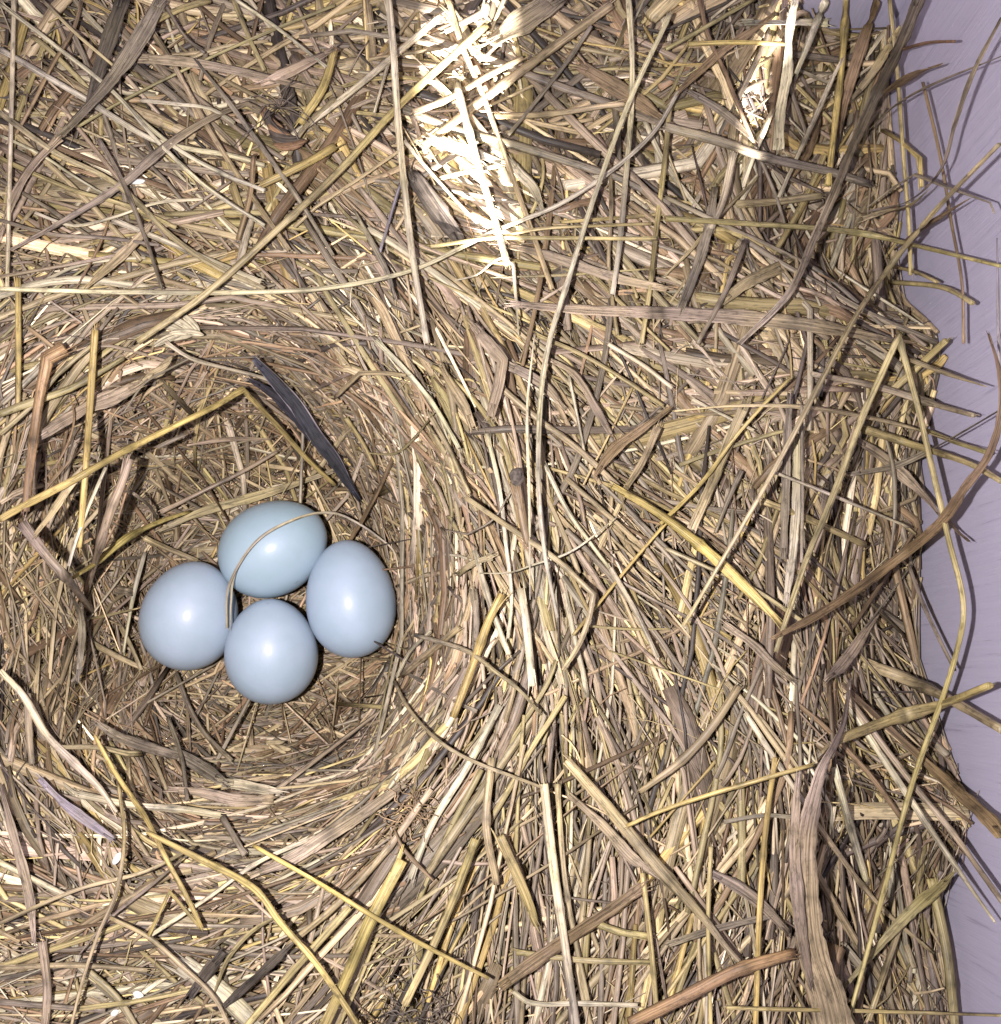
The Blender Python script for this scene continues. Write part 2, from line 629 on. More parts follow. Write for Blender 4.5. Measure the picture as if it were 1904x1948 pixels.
def pick_cols(N, x, y):
    keys = ['Y', 'T', 'P', 'K', 'W', 'B', 'V', 'G', 'D']
    base = np.array([COL[k] for k in keys])
    pr = np.array([0.11, 0.25, 0.09, 0.15, 0.17, 0.12, 0.02, 0.03, 0.06])
    idx = rng.choice(len(keys), N, p=pr)
    # cup lining is browner and finer
    r = np.hypot(x - CUP[0], y - CUP[1])
    sw = (r < 0.38) & (rng.random(N) < 0.65)
    idx = np.where(sw, rng.choice([1, 3, 5, 5, 1, 4], N), idx)
    c = base[idx] * np.array([1.015, 0.995, 1.01]) * np.exp(rng.normal(-0.08, 0.36, (N, 1))) * np.exp(rng.normal(0, 0.018, (N, 3)))
    return c


def bulk(N, n, m, lm, wm, dmax, thick, **kw):
    L = lm * np.exp(rng.normal(0, 0.45, N))
    W = wm * np.exp(rng.normal(0, 0.42, N))
    D = dmax * rng.random(N) ** 1.1
    P = grow(N, n, L, W, D, **kw)
    x, y = P[:, n // 2, 0], P[:, n // 2, 1]
    gone = (rng.random(N) < 0.45 * sm(0.42, 0.6, x)) if n == 7 else np.zeros(N, bool)
    W = np.where(gone, W * 0.35, W)
    r = np.hypot(x - CUP[0], y - CUP[1])
    W = W * (1 - 0.38 * (1 - sm(0.30, 0.46, r)))
    W = W * (1 + 0.45 * np.maximum(sm(0.55, 0.75, y), sm(0.35, 0.5, x) * sm(0.0, 0.4, y)))
    t = np.linspace(-1, 1, n)[None]
    Wn = W[:, None] * (1 - 0.30 * np.abs(t) ** 3) * np.exp(rng.normal(0, 0.05, (N, n)))
    T = rng.uniform(thick[0], thick[1], N)
    roll = rng.normal(0, 0.35, N)
    c = pick_cols(N, x, y)
    cn = c[:, None] * np.exp(smooth_rows(rng.normal(0, 0.16, (N, n)), 1))[..., None]
    return tube_arrays(P, Wn, T, roll, cn, m)


parts = []
# sheet under the hay, coloured near black to paint shade into the gaps
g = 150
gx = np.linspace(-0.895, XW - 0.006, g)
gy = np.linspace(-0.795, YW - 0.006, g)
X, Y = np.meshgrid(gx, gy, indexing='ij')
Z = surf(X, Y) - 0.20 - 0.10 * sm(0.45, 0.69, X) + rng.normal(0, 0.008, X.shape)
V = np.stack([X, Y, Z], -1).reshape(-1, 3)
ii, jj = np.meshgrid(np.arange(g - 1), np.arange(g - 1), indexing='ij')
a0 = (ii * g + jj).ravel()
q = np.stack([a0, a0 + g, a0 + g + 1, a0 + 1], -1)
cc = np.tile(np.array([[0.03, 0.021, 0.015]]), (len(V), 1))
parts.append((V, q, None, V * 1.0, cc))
parts.append(bulk(6200, 7, 5, 0.42, 0.0068, 0.23, (0.35, 0.9)))
parts.append(bulk(3200, 7, 5, 0.44, 0.0052, 0.12, (0.4, 0.9)))
parts.append(bulk(1500, 7, 5, 0.55, 0.0050, 0.05, (0.4, 0.9), wander=0.08))
parts.append(bulk(480, 7, 6, 0.34, 0.017, 0.10, (0.10, 0.22)))          # flat blades
parts.append(bulk(130, 7, 6, 0.30, 0.023, 0.05, (0.08, 0.16)))
def zone(N, x0, x1, y0, y1):
    return rng.uniform(x0, x1, N), rng.uniform(y0, y1, N)


parts.append(bulk(420, 9, 6, 0.46, 0.0105, 0.05, (0.12, 0.7), centre=zone(420, 0.25, 0.66, 0.35, YW)))   # coarser litter
parts.append(bulk(300, 9, 6, 0.46, 0.0100, 0.05, (0.12, 0.7), centre=zone(300, -0.85, 0.66, 0.62, YW)))
Nl = 1250                                  # long stiff straws thrown over the mat
lx, ly = zone(Nl, -0.85, 0.66, -0.6, YW)
ok = np.hypot(lx - CUP[0], ly - CUP[1]) > 0.46
parts.append(bulk(int(ok.sum()), 12, 6, 0.72, 0.0060, 0.045, (0.5, 0.9), centre=(lx[ok], ly[ok]), lift=0.02, flex=0.25, wander=0.02, spreadk=1.15))
parts.append(bulk(190, 8, 6, 0.30, 0.0165, 0.02, (0.10, 0.2), centre=(CUP[0] + rng.normal(0, 0.15, 190), CUP[1] + rng.normal(0, 0.16, 190)), wander=0.15))
parts.append(bulk(3200, 8, 4, 0.16, 0.0021, 0.03, (0.6, 1.0), wander=0.5, lift=0.012))   # fine fibres
# fine lining of the cup
Nc = 2300
ang = rng.uniform(0, 2 * math.pi, Nc)
rad = 0.40 * np.sqrt(rng.random(Nc))
cxy = (CUP[0] + rad * np.cos(ang), CUP[1] + rad * np.sin(ang))
parts.append(bulk(Nc, 7, 5, 0.42, 0.0080, 0.03, (0.4, 0.9), centre=cxy, wander=0.22))
# deep strands standing along the right wall
Nd = 700
yy = rng.uniform(-0.7, YW, Nd)
xx = XW - 0.01 - np.abs(rng.normal(0, 0.07, Nd))
parts.append(bulk(Nd, 7, 5, 0.42, 0.0085, 0.16, (0.4, 0.9), centre=(xx, yy)))
Nw = 420                                  # loose ends sticking up along the right wall
yy = rng.uniform(-0.7, YW, Nw)
xx = XW - 0.02 - np.abs(rng.normal(0, 0.05, Nw))
parts.append(bulk(Nw, 7, 5, 0.20, 0.0065, 0.03, (0.4, 0.9), centre=(xx, yy), lift=0.11, spreadk=2.2, wander=0.4))
me = mesh_from('nest_hay', parts, [M_STRAW])
hay = link_mesh('nest_hay', me)
tag(hay, 'matted dry hay and grass woven into a nest cup around four eggs', 'hay', kind='stuff')

# ------------------------------------------------------------------ single straws and leaves laid over the mat
# region: (x offset, y offset, zoom) of the close-ups the shapes were measured in, source px
REG = {0: (0, 0, 0.77778), 1: (0, 0, 2.3196), 2: (820, 0, 2.3196), 3: (1628, 0, 2.3196), 4: (0, 820, 2.3196),
       5: (820, 820, 2.3196), 6: (1628, 820, 2.3196), 7: (0, 1660, 1.5556), 8: (1224, 1660, 1.5556)}


def to_disp(reg, pts):
    ox, oy, s = REG[reg]
    return [((ox + x / s) * 0.77778, (oy + y / s) * 0.77778) for x, y in pts]


def resample(pts, ws, step=14):
    """smooth through the points but keep hard kinks"""
    pts = [np.array(p, float) for p in pts]
    n = len(pts)
    corner = [True] + [False] * (n - 2) + [True]
    for i in range(1, n - 1):
        a = pts[i] - pts[i - 1]
        b = pts[i + 1] - pts[i]
        ca = np.dot(a, b) / (np.linalg.norm(a) * np.linalg.norm(b) + 1e-9)
        if ca < math.cos(math.radians(42)):
            corner[i] = True
    out, wo = [], []
    for i in range(n - 1):
        p1, p2 = pts[i], pts[i + 1]
        p0 = pts[i - 1] if (i > 0 and not corner[i]) else p1 - (p2 - p1)
        p3 = pts[i + 2] if (i + 2 < n and not corner[i + 1]) else p2 + (p2 - p1)
        d = np.linalg.norm(p2 - p1)
        k = max(2, int(d / step))
        l0 = np.linalg.norm(p1 - p0) + 1e-6
        l2 = np.linalg.norm(p3 - p2) + 1e-6
        m1 = 0.5 * ((p1 - p0) / l0 + (p2 - p1) / d) * d
        m2 = 0.5 * ((p2 - p1) / d + (p3 - p2) / l2) * d
        for j in range(k):
            t = j / k
            h = (2 * t ** 3 - 3 * t ** 2 + 1, t ** 3 - 2 * t ** 2 + t, -2 * t ** 3 + 3 * t ** 2, t ** 3 - t ** 2)
            out.append(h[0] * p1 + h[1] * m1 + h[2] * p2 + h[3] * m2)
            wo.append(ws[i] * (1 - t) + ws[i + 1] * t)
    out.append(pts[-1])
    wo.append(ws[-1])
    return np.array(out), np.array(wo)


def place(uv, lift):
    """centre line over the mat: on the pixel's own ray, stiff, never sunk, inside the box walls"""
    n = len(uv)
    z = np.zeros(n)
    for _ in range(6):
        p = at(uv[:, 0], uv[:, 1], z)
        z = surf_eggs(np.clip(p[:, 0], -0.95, XW), np.minimum(p[:, 1], YW))
    s = z + lift
    e = s.copy()
    k = max(2, int(n * 0.35))
    for _ in range(k * 3):
        b = e.copy()
        b[1:-1] = 0.5 * (e[:-2] + e[2:])
        b[0] = 0.7 * e[0] + 0.3 * (2 * e[1] - e[2]) if n > 2 else e[0]
        b[-1] = 0.7 * e[-1] + 0.3 * (2 * e[-2] - e[-3]) if n > 2 else e[-1]
        e = np.maximum(s, b)
    p = at(uv[:, 0], uv[:, 1], e)
    # keep clear of the walls: slide up the ray
    lim = XW - 0.015 - lift * 0.6
    d = ray(uv[:, 0], uv[:, 1])
    bad = p[:, 0] > lim
    if bad.any():
        t = lim / d[:, 0]
        zz = H + d[:, 2] * t
        e = np.where(bad, zz, e)
        for _ in range(6):
            b = e.copy()
            b[1:-1] = 0.5 * (e[:-2] + e[2:])
            e = np.maximum(e, b)
        p = at(uv[:, 0], uv[:, 1], e)
    bad = p[:, 1] > YW - 0.012
    if bad.any():
        t = (YW - 0.012) / np.where(np.abs(d[:, 1]) < 1e-6, 1e-6, d[:, 1])
        zz = H + d[:, 2] * t
        e = np.where(bad, zz, e)
        p = at(uv[:, 0], uv[:, 1], e)
    return p


def fray(P, W, c, lr, k=3):
    """split fibres standing out of both torn ends"""
    out = []
    for e, i in ((0, 2), (-1, -3)):
        d = P[e] - P[i]
        d = d / (np.linalg.norm(d) + 1e-9)
        s = np.array([-d[1], d[0], 0])
        w0 = W[i]
        for q in range(k):
            o_ = lr.uniform(-0.38, 0.38)
            L = w0 * lr.uniform(0.3, 1.3)
            t = np.linspace(0, 1, 5)[:, None]
            Q = P[i] * (1 - t) + (P[e] + d * L) * t + s * (w0 * o_ * (1 + 0.5 * t)) + s * (lr.normal(0, 0.25) * w0 * t * t)
            Q[:, 2] += w0 * (0.2 + lr.normal(0, 0.15) * t[:, 0])
            Wq = w0 * lr.uniform(0.14, 0.34) * (1 - 0.75 * t[:, 0])
            cq = np.tile(c[e] * lr.uniform(0.7, 1.25), (5, 1))
            out.append(tube_arrays(Q[None], Wq[None], np.array([0.5]), np.array([0.0]), cq[None], 5))
    return out


def strand_parts(reg, kind, ckey, w, pts, lift, taper=None):
    k = 0.77778 / REG[reg][2]
    ws = [x * k for x in (w if isinstance(w, (list, tuple)) else [w] * len(pts))]
    uv, wd = resample(to_disp(reg, pts), ws, 10 if kind != 's' else 14)
    if kind == 'b' and len(uv) < 10:
        uv, wd = resample(to_disp(reg, pts), ws, 5)
    P = place(uv, lift)
    n = len(P)
    dist = (H - P[:, 2]) * math.cos(TILT) + P[:, 1] * math.sin(TILT)
    W = wd * dist / F
    t = np.linspace(0, 1, n)
    lr = np.random.default_rng(int(abs(uv[0, 0] * 13 + uv[0, 1] * 7)) + n)
    col = np.array(COL[ckey])[None] * np.exp(lr.normal(0, 0.015, 3))[None]
    var = np.cumsum(lr.normal(0, 0.055, n))
    var -= var.mean()
    hue = np.cumsum(lr.normal(0, 0.03, n))          # stretches that are greyer or yellower
    c = col * np.exp(np.clip(var, -0.4, 0.35))[:, None]
    c[:, 2] *= np.exp(np.clip(hue - hue.mean(), -0.12, 0.12))
    for _ in range(max(1, n // 14)):                # weathered blotches
        if kind != 'h' and ckey != 'S':
            j0 = lr.integers(0, n)
            c *= (1 - lr.uniform(0.1, 0.45) * np.exp(-((np.arange(n) - j0) / lr.uniform(0.6, 3.0)) ** 2))[:, None]
    if kind == 's':
        W = W * (1 - 0.12 * t) * np.exp(lr.normal(0, 0.03, n))
        if np.mean(wd) > 8 and n > 14:                       # a joint on the stem
            j = lr.integers(n // 4, 3 * n // 4)
            W[j] *= 1.28
            c[j] *= 0.55
            c[max(j - 1, 0)] *= 0.85
        for j in range(2, n - 2):                            # crushed, wider where it is folded
            a_, b_ = P[j] - P[j - 1], P[j + 1] - P[j]
            if np.dot(a_, b_) < 0.8 * np.linalg.norm(a_) * np.linalg.norm(b_):
                W[j] *= 1.35
                W[j - 1] *= 1.1
                W[j + 1] *= 1.1
                c[j] *= 0.75
        return fray(P, W, c, lr) + [tube_arrays(P[None], W[None], np.array([0.75]), np.array([0.0]), c[None], 8)]
    if kind == 'h':
        W = W * (0.35 + 0.65 * np.sin(np.pi * np.clip(t, 0.06, 0.94)))
        return [tube_arrays(P[None], W[None], np.array([0.5]), lr.normal(0, 0.3, 1), c[None], 6)]
    # blade
    if not isinstance(w, (list, tuple)):
        W = W * (0.30 + 0.70 * np.minimum(1, 5 * t) * np.minimum(1, 4 * (1 - t)))
    W = W * np.exp(lr.normal(0, 0.045, n))
    roll = 0.45 * np.sin(2 * t * math.pi * lr.uniform(0.3, 0.9) + lr.uniform(0, 6))
    W = W * (1 + 0.07 * np.sin(np.cumsum(lr.uniform(0.3, 1.6, n))))
    return fray(P, W * 0.75, c, lr, 5) + [tube_arrays(P[None], W[None], np.array([0.10]), roll[None], c[None], 10, flute=0.28)]


CNAME = {'s': ('straw_stem', 'straw'), 'h': ('grass_thread', 'grass blade'), 'b': ('leaf_blade', 'leaf')}


def strand(reg, kind, ckey, w, pts, label, lift=None, name=None, parent=None, group=None):
    if lift is None:
        lift = 0.022 + 0.018 * random.random()
    if kind == 'b':
        lift = max(lift, 0.032)
    me = mesh_from(name or CNAME[kind][0], strand_parts(reg, kind, ckey, w, pts, lift), [M_LEAF if kind == 'b' else M_STRAW])
    o = link_mesh(name or CNAME[kind][0], me, parent)
    if parent is None:
        tag(o, label, CNAME[kind][1], group)
    return o


# region;kind (s stem, b leaf blade, h thin blade);colour;width;points;label;lift
DATA = r'''
1;s;P;28;80,-20 70,400 55,1000 40,1640;pale straw running straight down along the far left edge of the upper hay
1;s;P;36;0,280 240,420 480,560 700,700 860,790 1100,850 1300,880 1500,940;cream straw slanting from the left edge under the wide grey-brown leaf strip
1;s;P;26;0,20 300,250 640,520 930,840 1170,1060 1500,1280;long pale grey straw running diagonally from the top left corner into the upper hay
1;b;K;60,120,105,60;920,-10 770,260 600,500 350,770;wide weathered grey-brown leaf strip slanting down near the top left corner;.05
1;b;W;70,85,60,20;340,780 180,950 80,1120 0,1340;rosy brown leaf strip continuing below the wide grey-brown strip to the left edge
1;b;D;80,85,40;700,-10 600,280 490,640;dark charcoal leaf strip beside the wide grey-brown leaf at the top
1;s;T;32;840,140 980,360 1100,580 1200,760 1340,980 1440,1130 1640,1420;tan straw curving down right from the end of the wide grey-brown leaf
1;s;K;10,30,32,30,24;1100,330 1320,610 1480,830 1680,1110 1890,1450;pointed lavender-grey straw slanting down right through the upper hay;.035
1;b;K;24,34,44,60,50,50,44,50;60,1420 400,1230 700,1040 860,900 1000,790 1240,650 1400,590 1500,640;grey jointed stem rising to a withered brown flower head;.035
0;s;Y;15;925,48 760,200 640,330 480,480 390,560 262,650;long yellow straw running from the sunlit patch down to the upper rim of the cup;.04
0;s;P;10;0,550 250,556 480,556 620,548 780,515 940,440 1080,380 1240,255 1290,175;very long pale straw crossing flat above the cup and curving up toward the right;.035
0;s;G;12;34,530 35,640 34,780;golden upright straw at the left edge above the cup
0;s;G;14;181,628 172,760 160,930 150,1040;golden upright straw standing over the left wall of the cup;.04
1;s;G;44,55,50;1900,280 1830,500 1700,700;short stout golden brown straw bent above the withered flower head
0;s;P;14;840,29 741,114 638,198 550,262;pale straw rising to the sunlit patch above the longer yellow straw
1;s;T;34;0,640 320,870 620,1020 760,1130 960,1330 1200,1500 1500,1640;thick tan straw running from the left edge down to the long flat pale straw
1;s;P;18;0,770 220,870 420,1000 600,1110;thin pale straw from the left edge under the thick tan one
1;s;K;24;0,1020 300,1200 520,1350;grey straw slanting down right beside the left edge above the horizontal pale straw
1;s;W;22;0,1570 400,1500 700,1440;thin rosy straw just above the long flat pale straw at the left edge
1;s;K;26,30,26,18;560,790 680,1000 820,1340 920,1640;grey-brown straw dropping steeply to the long flat pale straw
1;s;P;34;640,1250 820,1320 1200,1480 1480,1600;pale straw joining the long flat pale straw from above left
1;b;T;55;860,1270 700,1440 480,1640;broad tan leaf slanting down left to the long flat pale straw
1;s;B;34;1440,890 1420,1100 1350,1360;short brown upright straw left of the long yellow diagonal straw
1;s;T;20;240,0 420,180 640,370;thin tan straw meeting the wide grey-brown leaf from its upper left
1;s;K;20;930,20 1060,220 1160,300;short grey straw starting at the top edge beside the wide grey-brown leaf
1;b;W;55,60,66,50;780,330 1100,360 1500,440 1790,510;rosy brown leaf lying almost flat right of the wide grey-brown leaf
1;b;W;66;1900,280 1700,380 1480,480;rosy leaf piece lying across the flat rosy brown leaf
1;s;V;30;1320,-10 1420,230 1500,400;olive straw running down from the top edge to the rosy leaf piece
1;s;P;22;1340,0 1600,180 1850,380;thin cream straw slanting down right from the top edge above the golden brown bent straw
1;s;Y;40;1190,0 1000,60 860,130;pale yellow straw end at the top beside the wide grey-brown leaf
1;s;V;20;1900,30 1500,190 1100,370 700,570 440,720;long thin olive straw rising to the right across the upper left hay
1;h;B;18;660,1130 560,1400 430,1640;thin brown grass blade hanging down to the long flat pale straw
1;s;Y;28;0,900 200,990 420,1080 700,1160 1000,1290;yellowish straw slanting gently down right across the left of the upper hay
1;s;P;24;800,570 1000,590 1200,620 1330,700;pale grey straw lying flat below the thin olive straw
1;s;T;30;1900,560 1700,760 1640,880;short tan straw beside the withered brown flower head
1;s;P;26;640,520 800,680 1000,840 1250,980 1500,1080;straw of pale cream crossing beneath the grey jointed stem
1;s;K;24;0,1250 300,1330 600,1350 900,1390;grey straw lying nearly flat in the left of the upper hay
1;s;P;20;200,1210 420,1280 620,1240 900,1150 1150,1130;bright thin straw bending upward in the left of the upper hay
1;s;G;50;1900,830 1750,920 1480,1050;short golden straw below the withered brown flower head
1;s;B;24;460,20 420,160 300,360 180,600 90,760;thin brown straw curving down left of the dark charcoal leaf strip
2;s;P;44;300,-20 330,300 350,620 390,1040 430,1400 520,1948;long stout pale straw dropping through the left of the sunlit patch to the cup rim;.05
2;s;P;46;690,480 760,750 830,1000 930,1330 975,1500;stout pale straw with a cut top in the middle of the sunlit patch;.05
2;s;T;34;640,-10 720,260 830,520 960,880 1060,1160 1230,1640;tan straw dropping through the right of the sunlit patch;.035
2;s;T;56;1560,30 1330,200 1100,370 830,570 500,830;thick tan straw slanting down left across the sunlit patch;.03
2;s;K;46,56,56,50,44,40;380,620 700,740 1000,820 1420,950 1600,1010 1900,1160;thick grey stem slanting gently down right out of the sunlit patch;.025
2;s;K;50;540,220 860,330 1060,410 1300,500 1560,590 1900,720;upper of the two thick grey stems leaving the sunlit patch
0;s;P;12;1195,-8 1202,100 1201,200 1190,340 1178,470 1165,560;pale grey upright straw right of the sunlit patch, crossing the long flat straw;.04
0;s;P;9,10,11,11,12,12,11,10,10,8;1275,27 1201,184 1121,402 1084,523 1045,650 1030,738 1024,872 1027,973 1037,1057 1060,1175;very long pale straw arching from right of the sunlit patch to the dark twig;.06
0;s;Y;11;1275,190 1265,300 1248,440 1238,536 1220,653;yellowish upright straw right of the long arching pale straw;.03
2;s;Y;26;540,1400 900,1350 1060,1350 1400,1352 1820,1355;lower of two yellow straws leaving the sunlit patch level to the right;.045
2;s;Y;22;960,1340 1150,1300 1500,1280 1790,1270;upper of two yellow straws leaving the sunlit patch level to the right;.05
2;h;V;18;880,1575 1300,1560 1860,1520;thin olive grass blade lying level below the two yellow straws
2;h;P;22;680,1590 800,1560 900,1480 950,1460 1010,1500 1040,1900;curled pale grass blade hooked below the sunlit patch
5;b;W;50,80,74,70,66;780,-60 860,40 950,145 925,290 880,460;broad tan leaf folded at a sharp kink above the dark twig;.05
2;b;K;20,34,36,14;110,1200 230,1420 300,1560 340,1700;short pointed greenish grey leaf left of the stout pale straw
2;b;D;60,110,120,60;430,980 500,1080 600,1220 710,1370;mottled dark brown leaf under the lower end of the sunlit patch
2;b;B;60,95,90,30;1380,370 1560,480 1750,600 1880,690;brown pointed leaf right of the sunlit patch
2;b;W;130,150,110;1260,-10 1080,110 880,250;broad rosy brown leaf board at the top of the sunlit patch
2;s;P;20;310,330 280,430 220,640;thin pale straw at the left fringe of the sunlit patch;.03
2;s;L;20;370,1040 310,1240 250,1440;thin lilac straw forking off the stout pale straw
2;s;P;22;390,800 500,930 660,1110 820,1280;thin sunlit straw slanting down right inside the patch;.04
0;b;W;14,26,32,32,28,8;970,578 1100,590 1250,596 1400,604 1560,622 1700,648;broad pale papery leaf lying level toward the right wall;.035
2;s;T;36;900,660 1200,650 1540,600 1640,590;tan straw pointing level out of the sunlit patch on the right
2;b;P;60,70,50;560,800 760,860 1000,940;broad sunlit leaf at the bottom of the bright patch
2;b;P;50,70,60,20;980,900 1060,1000 1120,1060 1180,1200;frayed pale leaf tip at the lower right of the bright patch
2;b;T;60,90,70;640,60 720,170 800,300;broad tan leaf in the top of the bright patch
2;s;P;40;860,20 850,70 620,180;short thick sunlit straw near the top of the bright patch
2;s;K;26;1450,150 1330,330 1150,560 980,770;grey straw slanting down left beside the thick tan one, right of the sun
2;s;P;30;600,1010 700,985 930,940;short bright straw lying level low in the sunlit patch
2;b;W;30,50,60,60,40;900,1390 1100,1420 1300,1480 1600,1580 1880,1640;rosy brown leaf curving down right under the two yellow straws
2;s;T;40;440,640 640,560 850,440 1060,330;tan straw under the thick tan straw of the sunlit patch
2;s;Y;24;1900,1210 1560,1240 1280,1260;short yellow straw right above the two level yellow ones
2;s;T;24;1560,940 1565,1200 1550,1500 1600,1900;slim upright grey-tan straw between the arching straw and the pale upright one
3;b;K;86,90,78,66,60,54,44,26;1440,-20 1330,250 1180,560 1060,830 960,1080 850,1330 700,1660 420,1948;long broad grey-brown leaf blade arching down from the top right corner;.07
3;b;B;60,74,60,24;1200,-10 1110,260 1020,560 980,760;brown leaf blade left of the long arching grey-brown blade;.04
3;s;G;40;1022,-10 1005,300 960,700 920,1050;stout golden straw dropping from the top edge left of the arching leaf blade;.055
3;s;P;8,30,34,30,24;1000,330 930,480 860,640 740,900 640,1120;pointed cream straw leaning on the stout golden one;.06
3;b;P;50,60,64,60,66;735,-10 700,180 690,400 650,640 640,850;ragged white sunlit leaf in the small sun patch at top right;.05
3;s;P;44,46,30;905,10 820,220 740,420;sunlit straw right of the ragged white leaf;.06
3;s;K;56,60,56,56,50;0,720 300,800 560,890 950,980 1150,1045;thick grey jointed stem lying across below the small sun patch;.05
3;s;Y;34,34,36,34,30;0,1240 400,1265 1120,1325 1380,1385 1900,1510;long yellow jointed straw lying level and poking out to the right wall;.05
0;s;T;10,11,11,12,11,10,8;1900,275 1763,419 1635,590 1550,748 1473,893 1380,1055 1300,1190;very long thin tan straw leaning from the right wall down left past the papery leaf;.09
3;b;K;16,30,34,30,26,16;1905,100 1740,420 1640,700 1560,960 1400,1130 1150,1200;arched dark leaf blade curving over the wall at upper right;.08
3;s;B;20;1460,470 1560,900 1620,1260 1680,1600 1690,1948;slender brown straw leaning down the wall below the arched dark blade;.03
3;s;G;30;1230,740 1330,800 1440,900 1450,1060;short golden straw bent near the wall at upper right
3;s;Y;26;1270,-10 1310,370 1350,900 1380,1280 1390,1560;slim yellow straw hanging straight down along the wall at upper right;.04
3;s;T;50;400,1160 650,1140 880,1110;stout tan stem stub lying level left of the arching leaf blade
3;b;T;30,80,100,50;320,1720 440,1620 580,1550 750,1470;tan husk-like leaf fan ending at the arching leaf blade;.03
3;s;K;36,34,30;450,1370 340,1650 180,1948;grey blunt straw slanting down left of the tan leaf fan;.04
3;b;K;40,60,66,60;280,1060 240,1300 180,1500 80,1760;ragged grey leaf strip hanging below the thick grey jointed stem
3;s;P;46;385,870 310,1180 250,1300;short stout pale straw stub below the thick grey jointed stem;.03
3;h;T;28;530,1000 300,1230 140,1420 0,1560;slim tan grass blade slanting down left from the thick grey stem
3;s;K;28;0,1120 400,1310 640,1420 900,1560 1230,1850;grey straw slanting down right toward the tan leaf fan
3;s;Y;26;1280,1510 1420,1545 1540,1600;short yellow straw, upper of a pair poking at the wall
3;s;Y;40;1280,1600 1600,1640 1740,1720;short yellow straw, lower of a pair poking at the wall
3;s;R;26;1280,300 1500,240 1635,235;short reddish brown stalk poking over the wall at top right;.05
3;b;B;40,60,70,40;1200,560 1380,440 1460,400 1555,370;brown torn leaf tip pointing over the wall at top right;.05
3;h;K;18;1150,740 1300,600 1450,510 1902,320;thin grey grass blade rising to the right edge over the wall;.06
3;h;K;24;1140,1180 1300,1060 1410,990 1620,1070 1840,1150 1865,1210;thin grey grass blade bent like an arch against the wall;.06
3;b;B;16,30,36,26;1300,1420 1420,1320 1560,1230 1720,1130;brown split leaf tip against the wall below the bent grass blade;.05
3;s;V;26;0,280 120,215 250,140 490,0;pale olive straw rising right to the top edge left of the small sun patch;.04
3;b;B;20,50,54,44,24;0,590 200,400 330,280 440,210 620,80;brown creased leaf rising right toward the top edge
3;b;K;30,50,56,30;130,520 300,620 420,720 520,830;grey leaf blade meeting the thick grey jointed stem from above
3;b;K;24,40,24;560,920 700,1010 880,1090;grey leaf blade leaving the thick grey jointed stem below
3;s;B;26;190,0 240,200 330,400 420,620 500,810;brown straw dropping to the thick grey jointed stem
3;s;K;22;540,910 620,1100 680,1300 700,1440;slim grey-green straw hanging below the thick grey jointed stem
3;b;T;20,60,60,20;1120,1240 1250,1200 1380,1170 1480,1090;grey-tan leaf cluster reaching to the wall right of the arching blade;.04
3;b;B;20,50,64,40;720,1000 800,880 850,700 870,560;brown leaf standing behind the pointed cream straw
3;b;T;50;1330,150 1180,400 1060,560;tan leaf strip between the brown blade and the arching blade
3;s;G;30;130,250 400,240 700,250;golden straw lying level behind the ragged white sunlit leaf
3;b;P;60,50;440,130 920,130;faded straw bundle lying level near the top edge
3;h;L;20;1880,1350 1890,1948 1900,2300;dark thread-like grass blade at the far right edge
4;s;G;40,44,44,40,36,40,36,34,34,26;0,1045 40,1020 400,830 700,660 1000,510 1250,385 1375,308 1560,500 1740,700 1900,850;long golden straw folded at a sharp kink above the eggs;.05
4;s;O;90,70,60,56,54,44;370,75 270,130 225,350 190,600 155,900 150,1000;stout brown stem with a swollen top at the left wall of the cup;.05
4;s;W;56,52,56,50,40;735,700 690,840 640,960 570,1180 490,1460;tan-brown stem stub leaning on the left wall of the cup;.03
4;s;N;70,56,56,50;130,1070 280,1270 420,1430 535,1590;dark tan stem stub slanting down from the left rim toward the eggs;.03
4;b;W;40,100,110,90,40;790,280 650,350 520,400 380,480 220,580;wide smooth pinkish tan leaf on the upper left wall of the cup;.03
4;s;Z;26,40,40,34,20;415,1375 560,1280 720,1150 900,1060 1080,1000;short bright yellow straw lying above the leftmost egg;.03
4;s;P;22;600,750 500,980 420,1200 390,1310;thin pale straw dropping between the two brown stem stubs;.04
4;b;T;30,50,60,50,20;1890,770 1600,870 1400,930 1150,1000 900,1110;tan leaf strip sweeping behind the topmost egg;.02
4;s;W;26;910,1005 1200,860 1400,760 1570,660;thin rosy straw rising right above the topmost egg;.03
4;s;T;34;820,1150 950,1210 1120,1280;short tan straw ending above the leftmost egg;.03
0;s;P;10,15,16,16,14,8;0,1275 45,1325 90,1400 140,1450 190,1500 222,1545;pale cream straw curving down along the lower left wall of the cup;.03
4;s;P;28,30,24,18;820,1235 770,1420 740,1560 700,1800;pale straw standing at the left side of the leftmost egg;.03
4;b;K;30,40,44,30;385,1440 450,1560 465,1700 440,1960;grey bent leaf blade on the lower left wall of the cup;.03
4;h;V;18;440,1620 600,1590 780,1550;thin olive grass blade pointing at the leftmost egg
4;s;V;44,50,44,30;-10,450 150,390 400,300 700,130;thick olive yellow straw along the upper left rim of the cup;.03
4;h;B;18;400,340 420,480 340,700 250,820;thin brown curl of grass on the left wall of the cup;.04
4;s;T;36,40,30;510,1740 640,1810 830,1900;tan straw below the leftmost egg on the cup floor;.02
4;s;K;26;1050,560 970,600 890,640;short grey straw bit on the far wall of the cup
4;h;W;30;1540,590 1300,590 1060,625;faint rosy arc of grass on the far wall of the cup
4;b;T;30,46,50,30;200,1130 300,1000 400,850 500,720;tan leaf strip behind the golden straw at the left wall of the cup
4;s;P;24;940,40 1080,130 1250,180 1450,230 1650,300;pale thin straw running along the top rim of the cup
4;s;T;30;0,560 180,400 330,220 520,60;tan straw along the left rim next to the brown stem
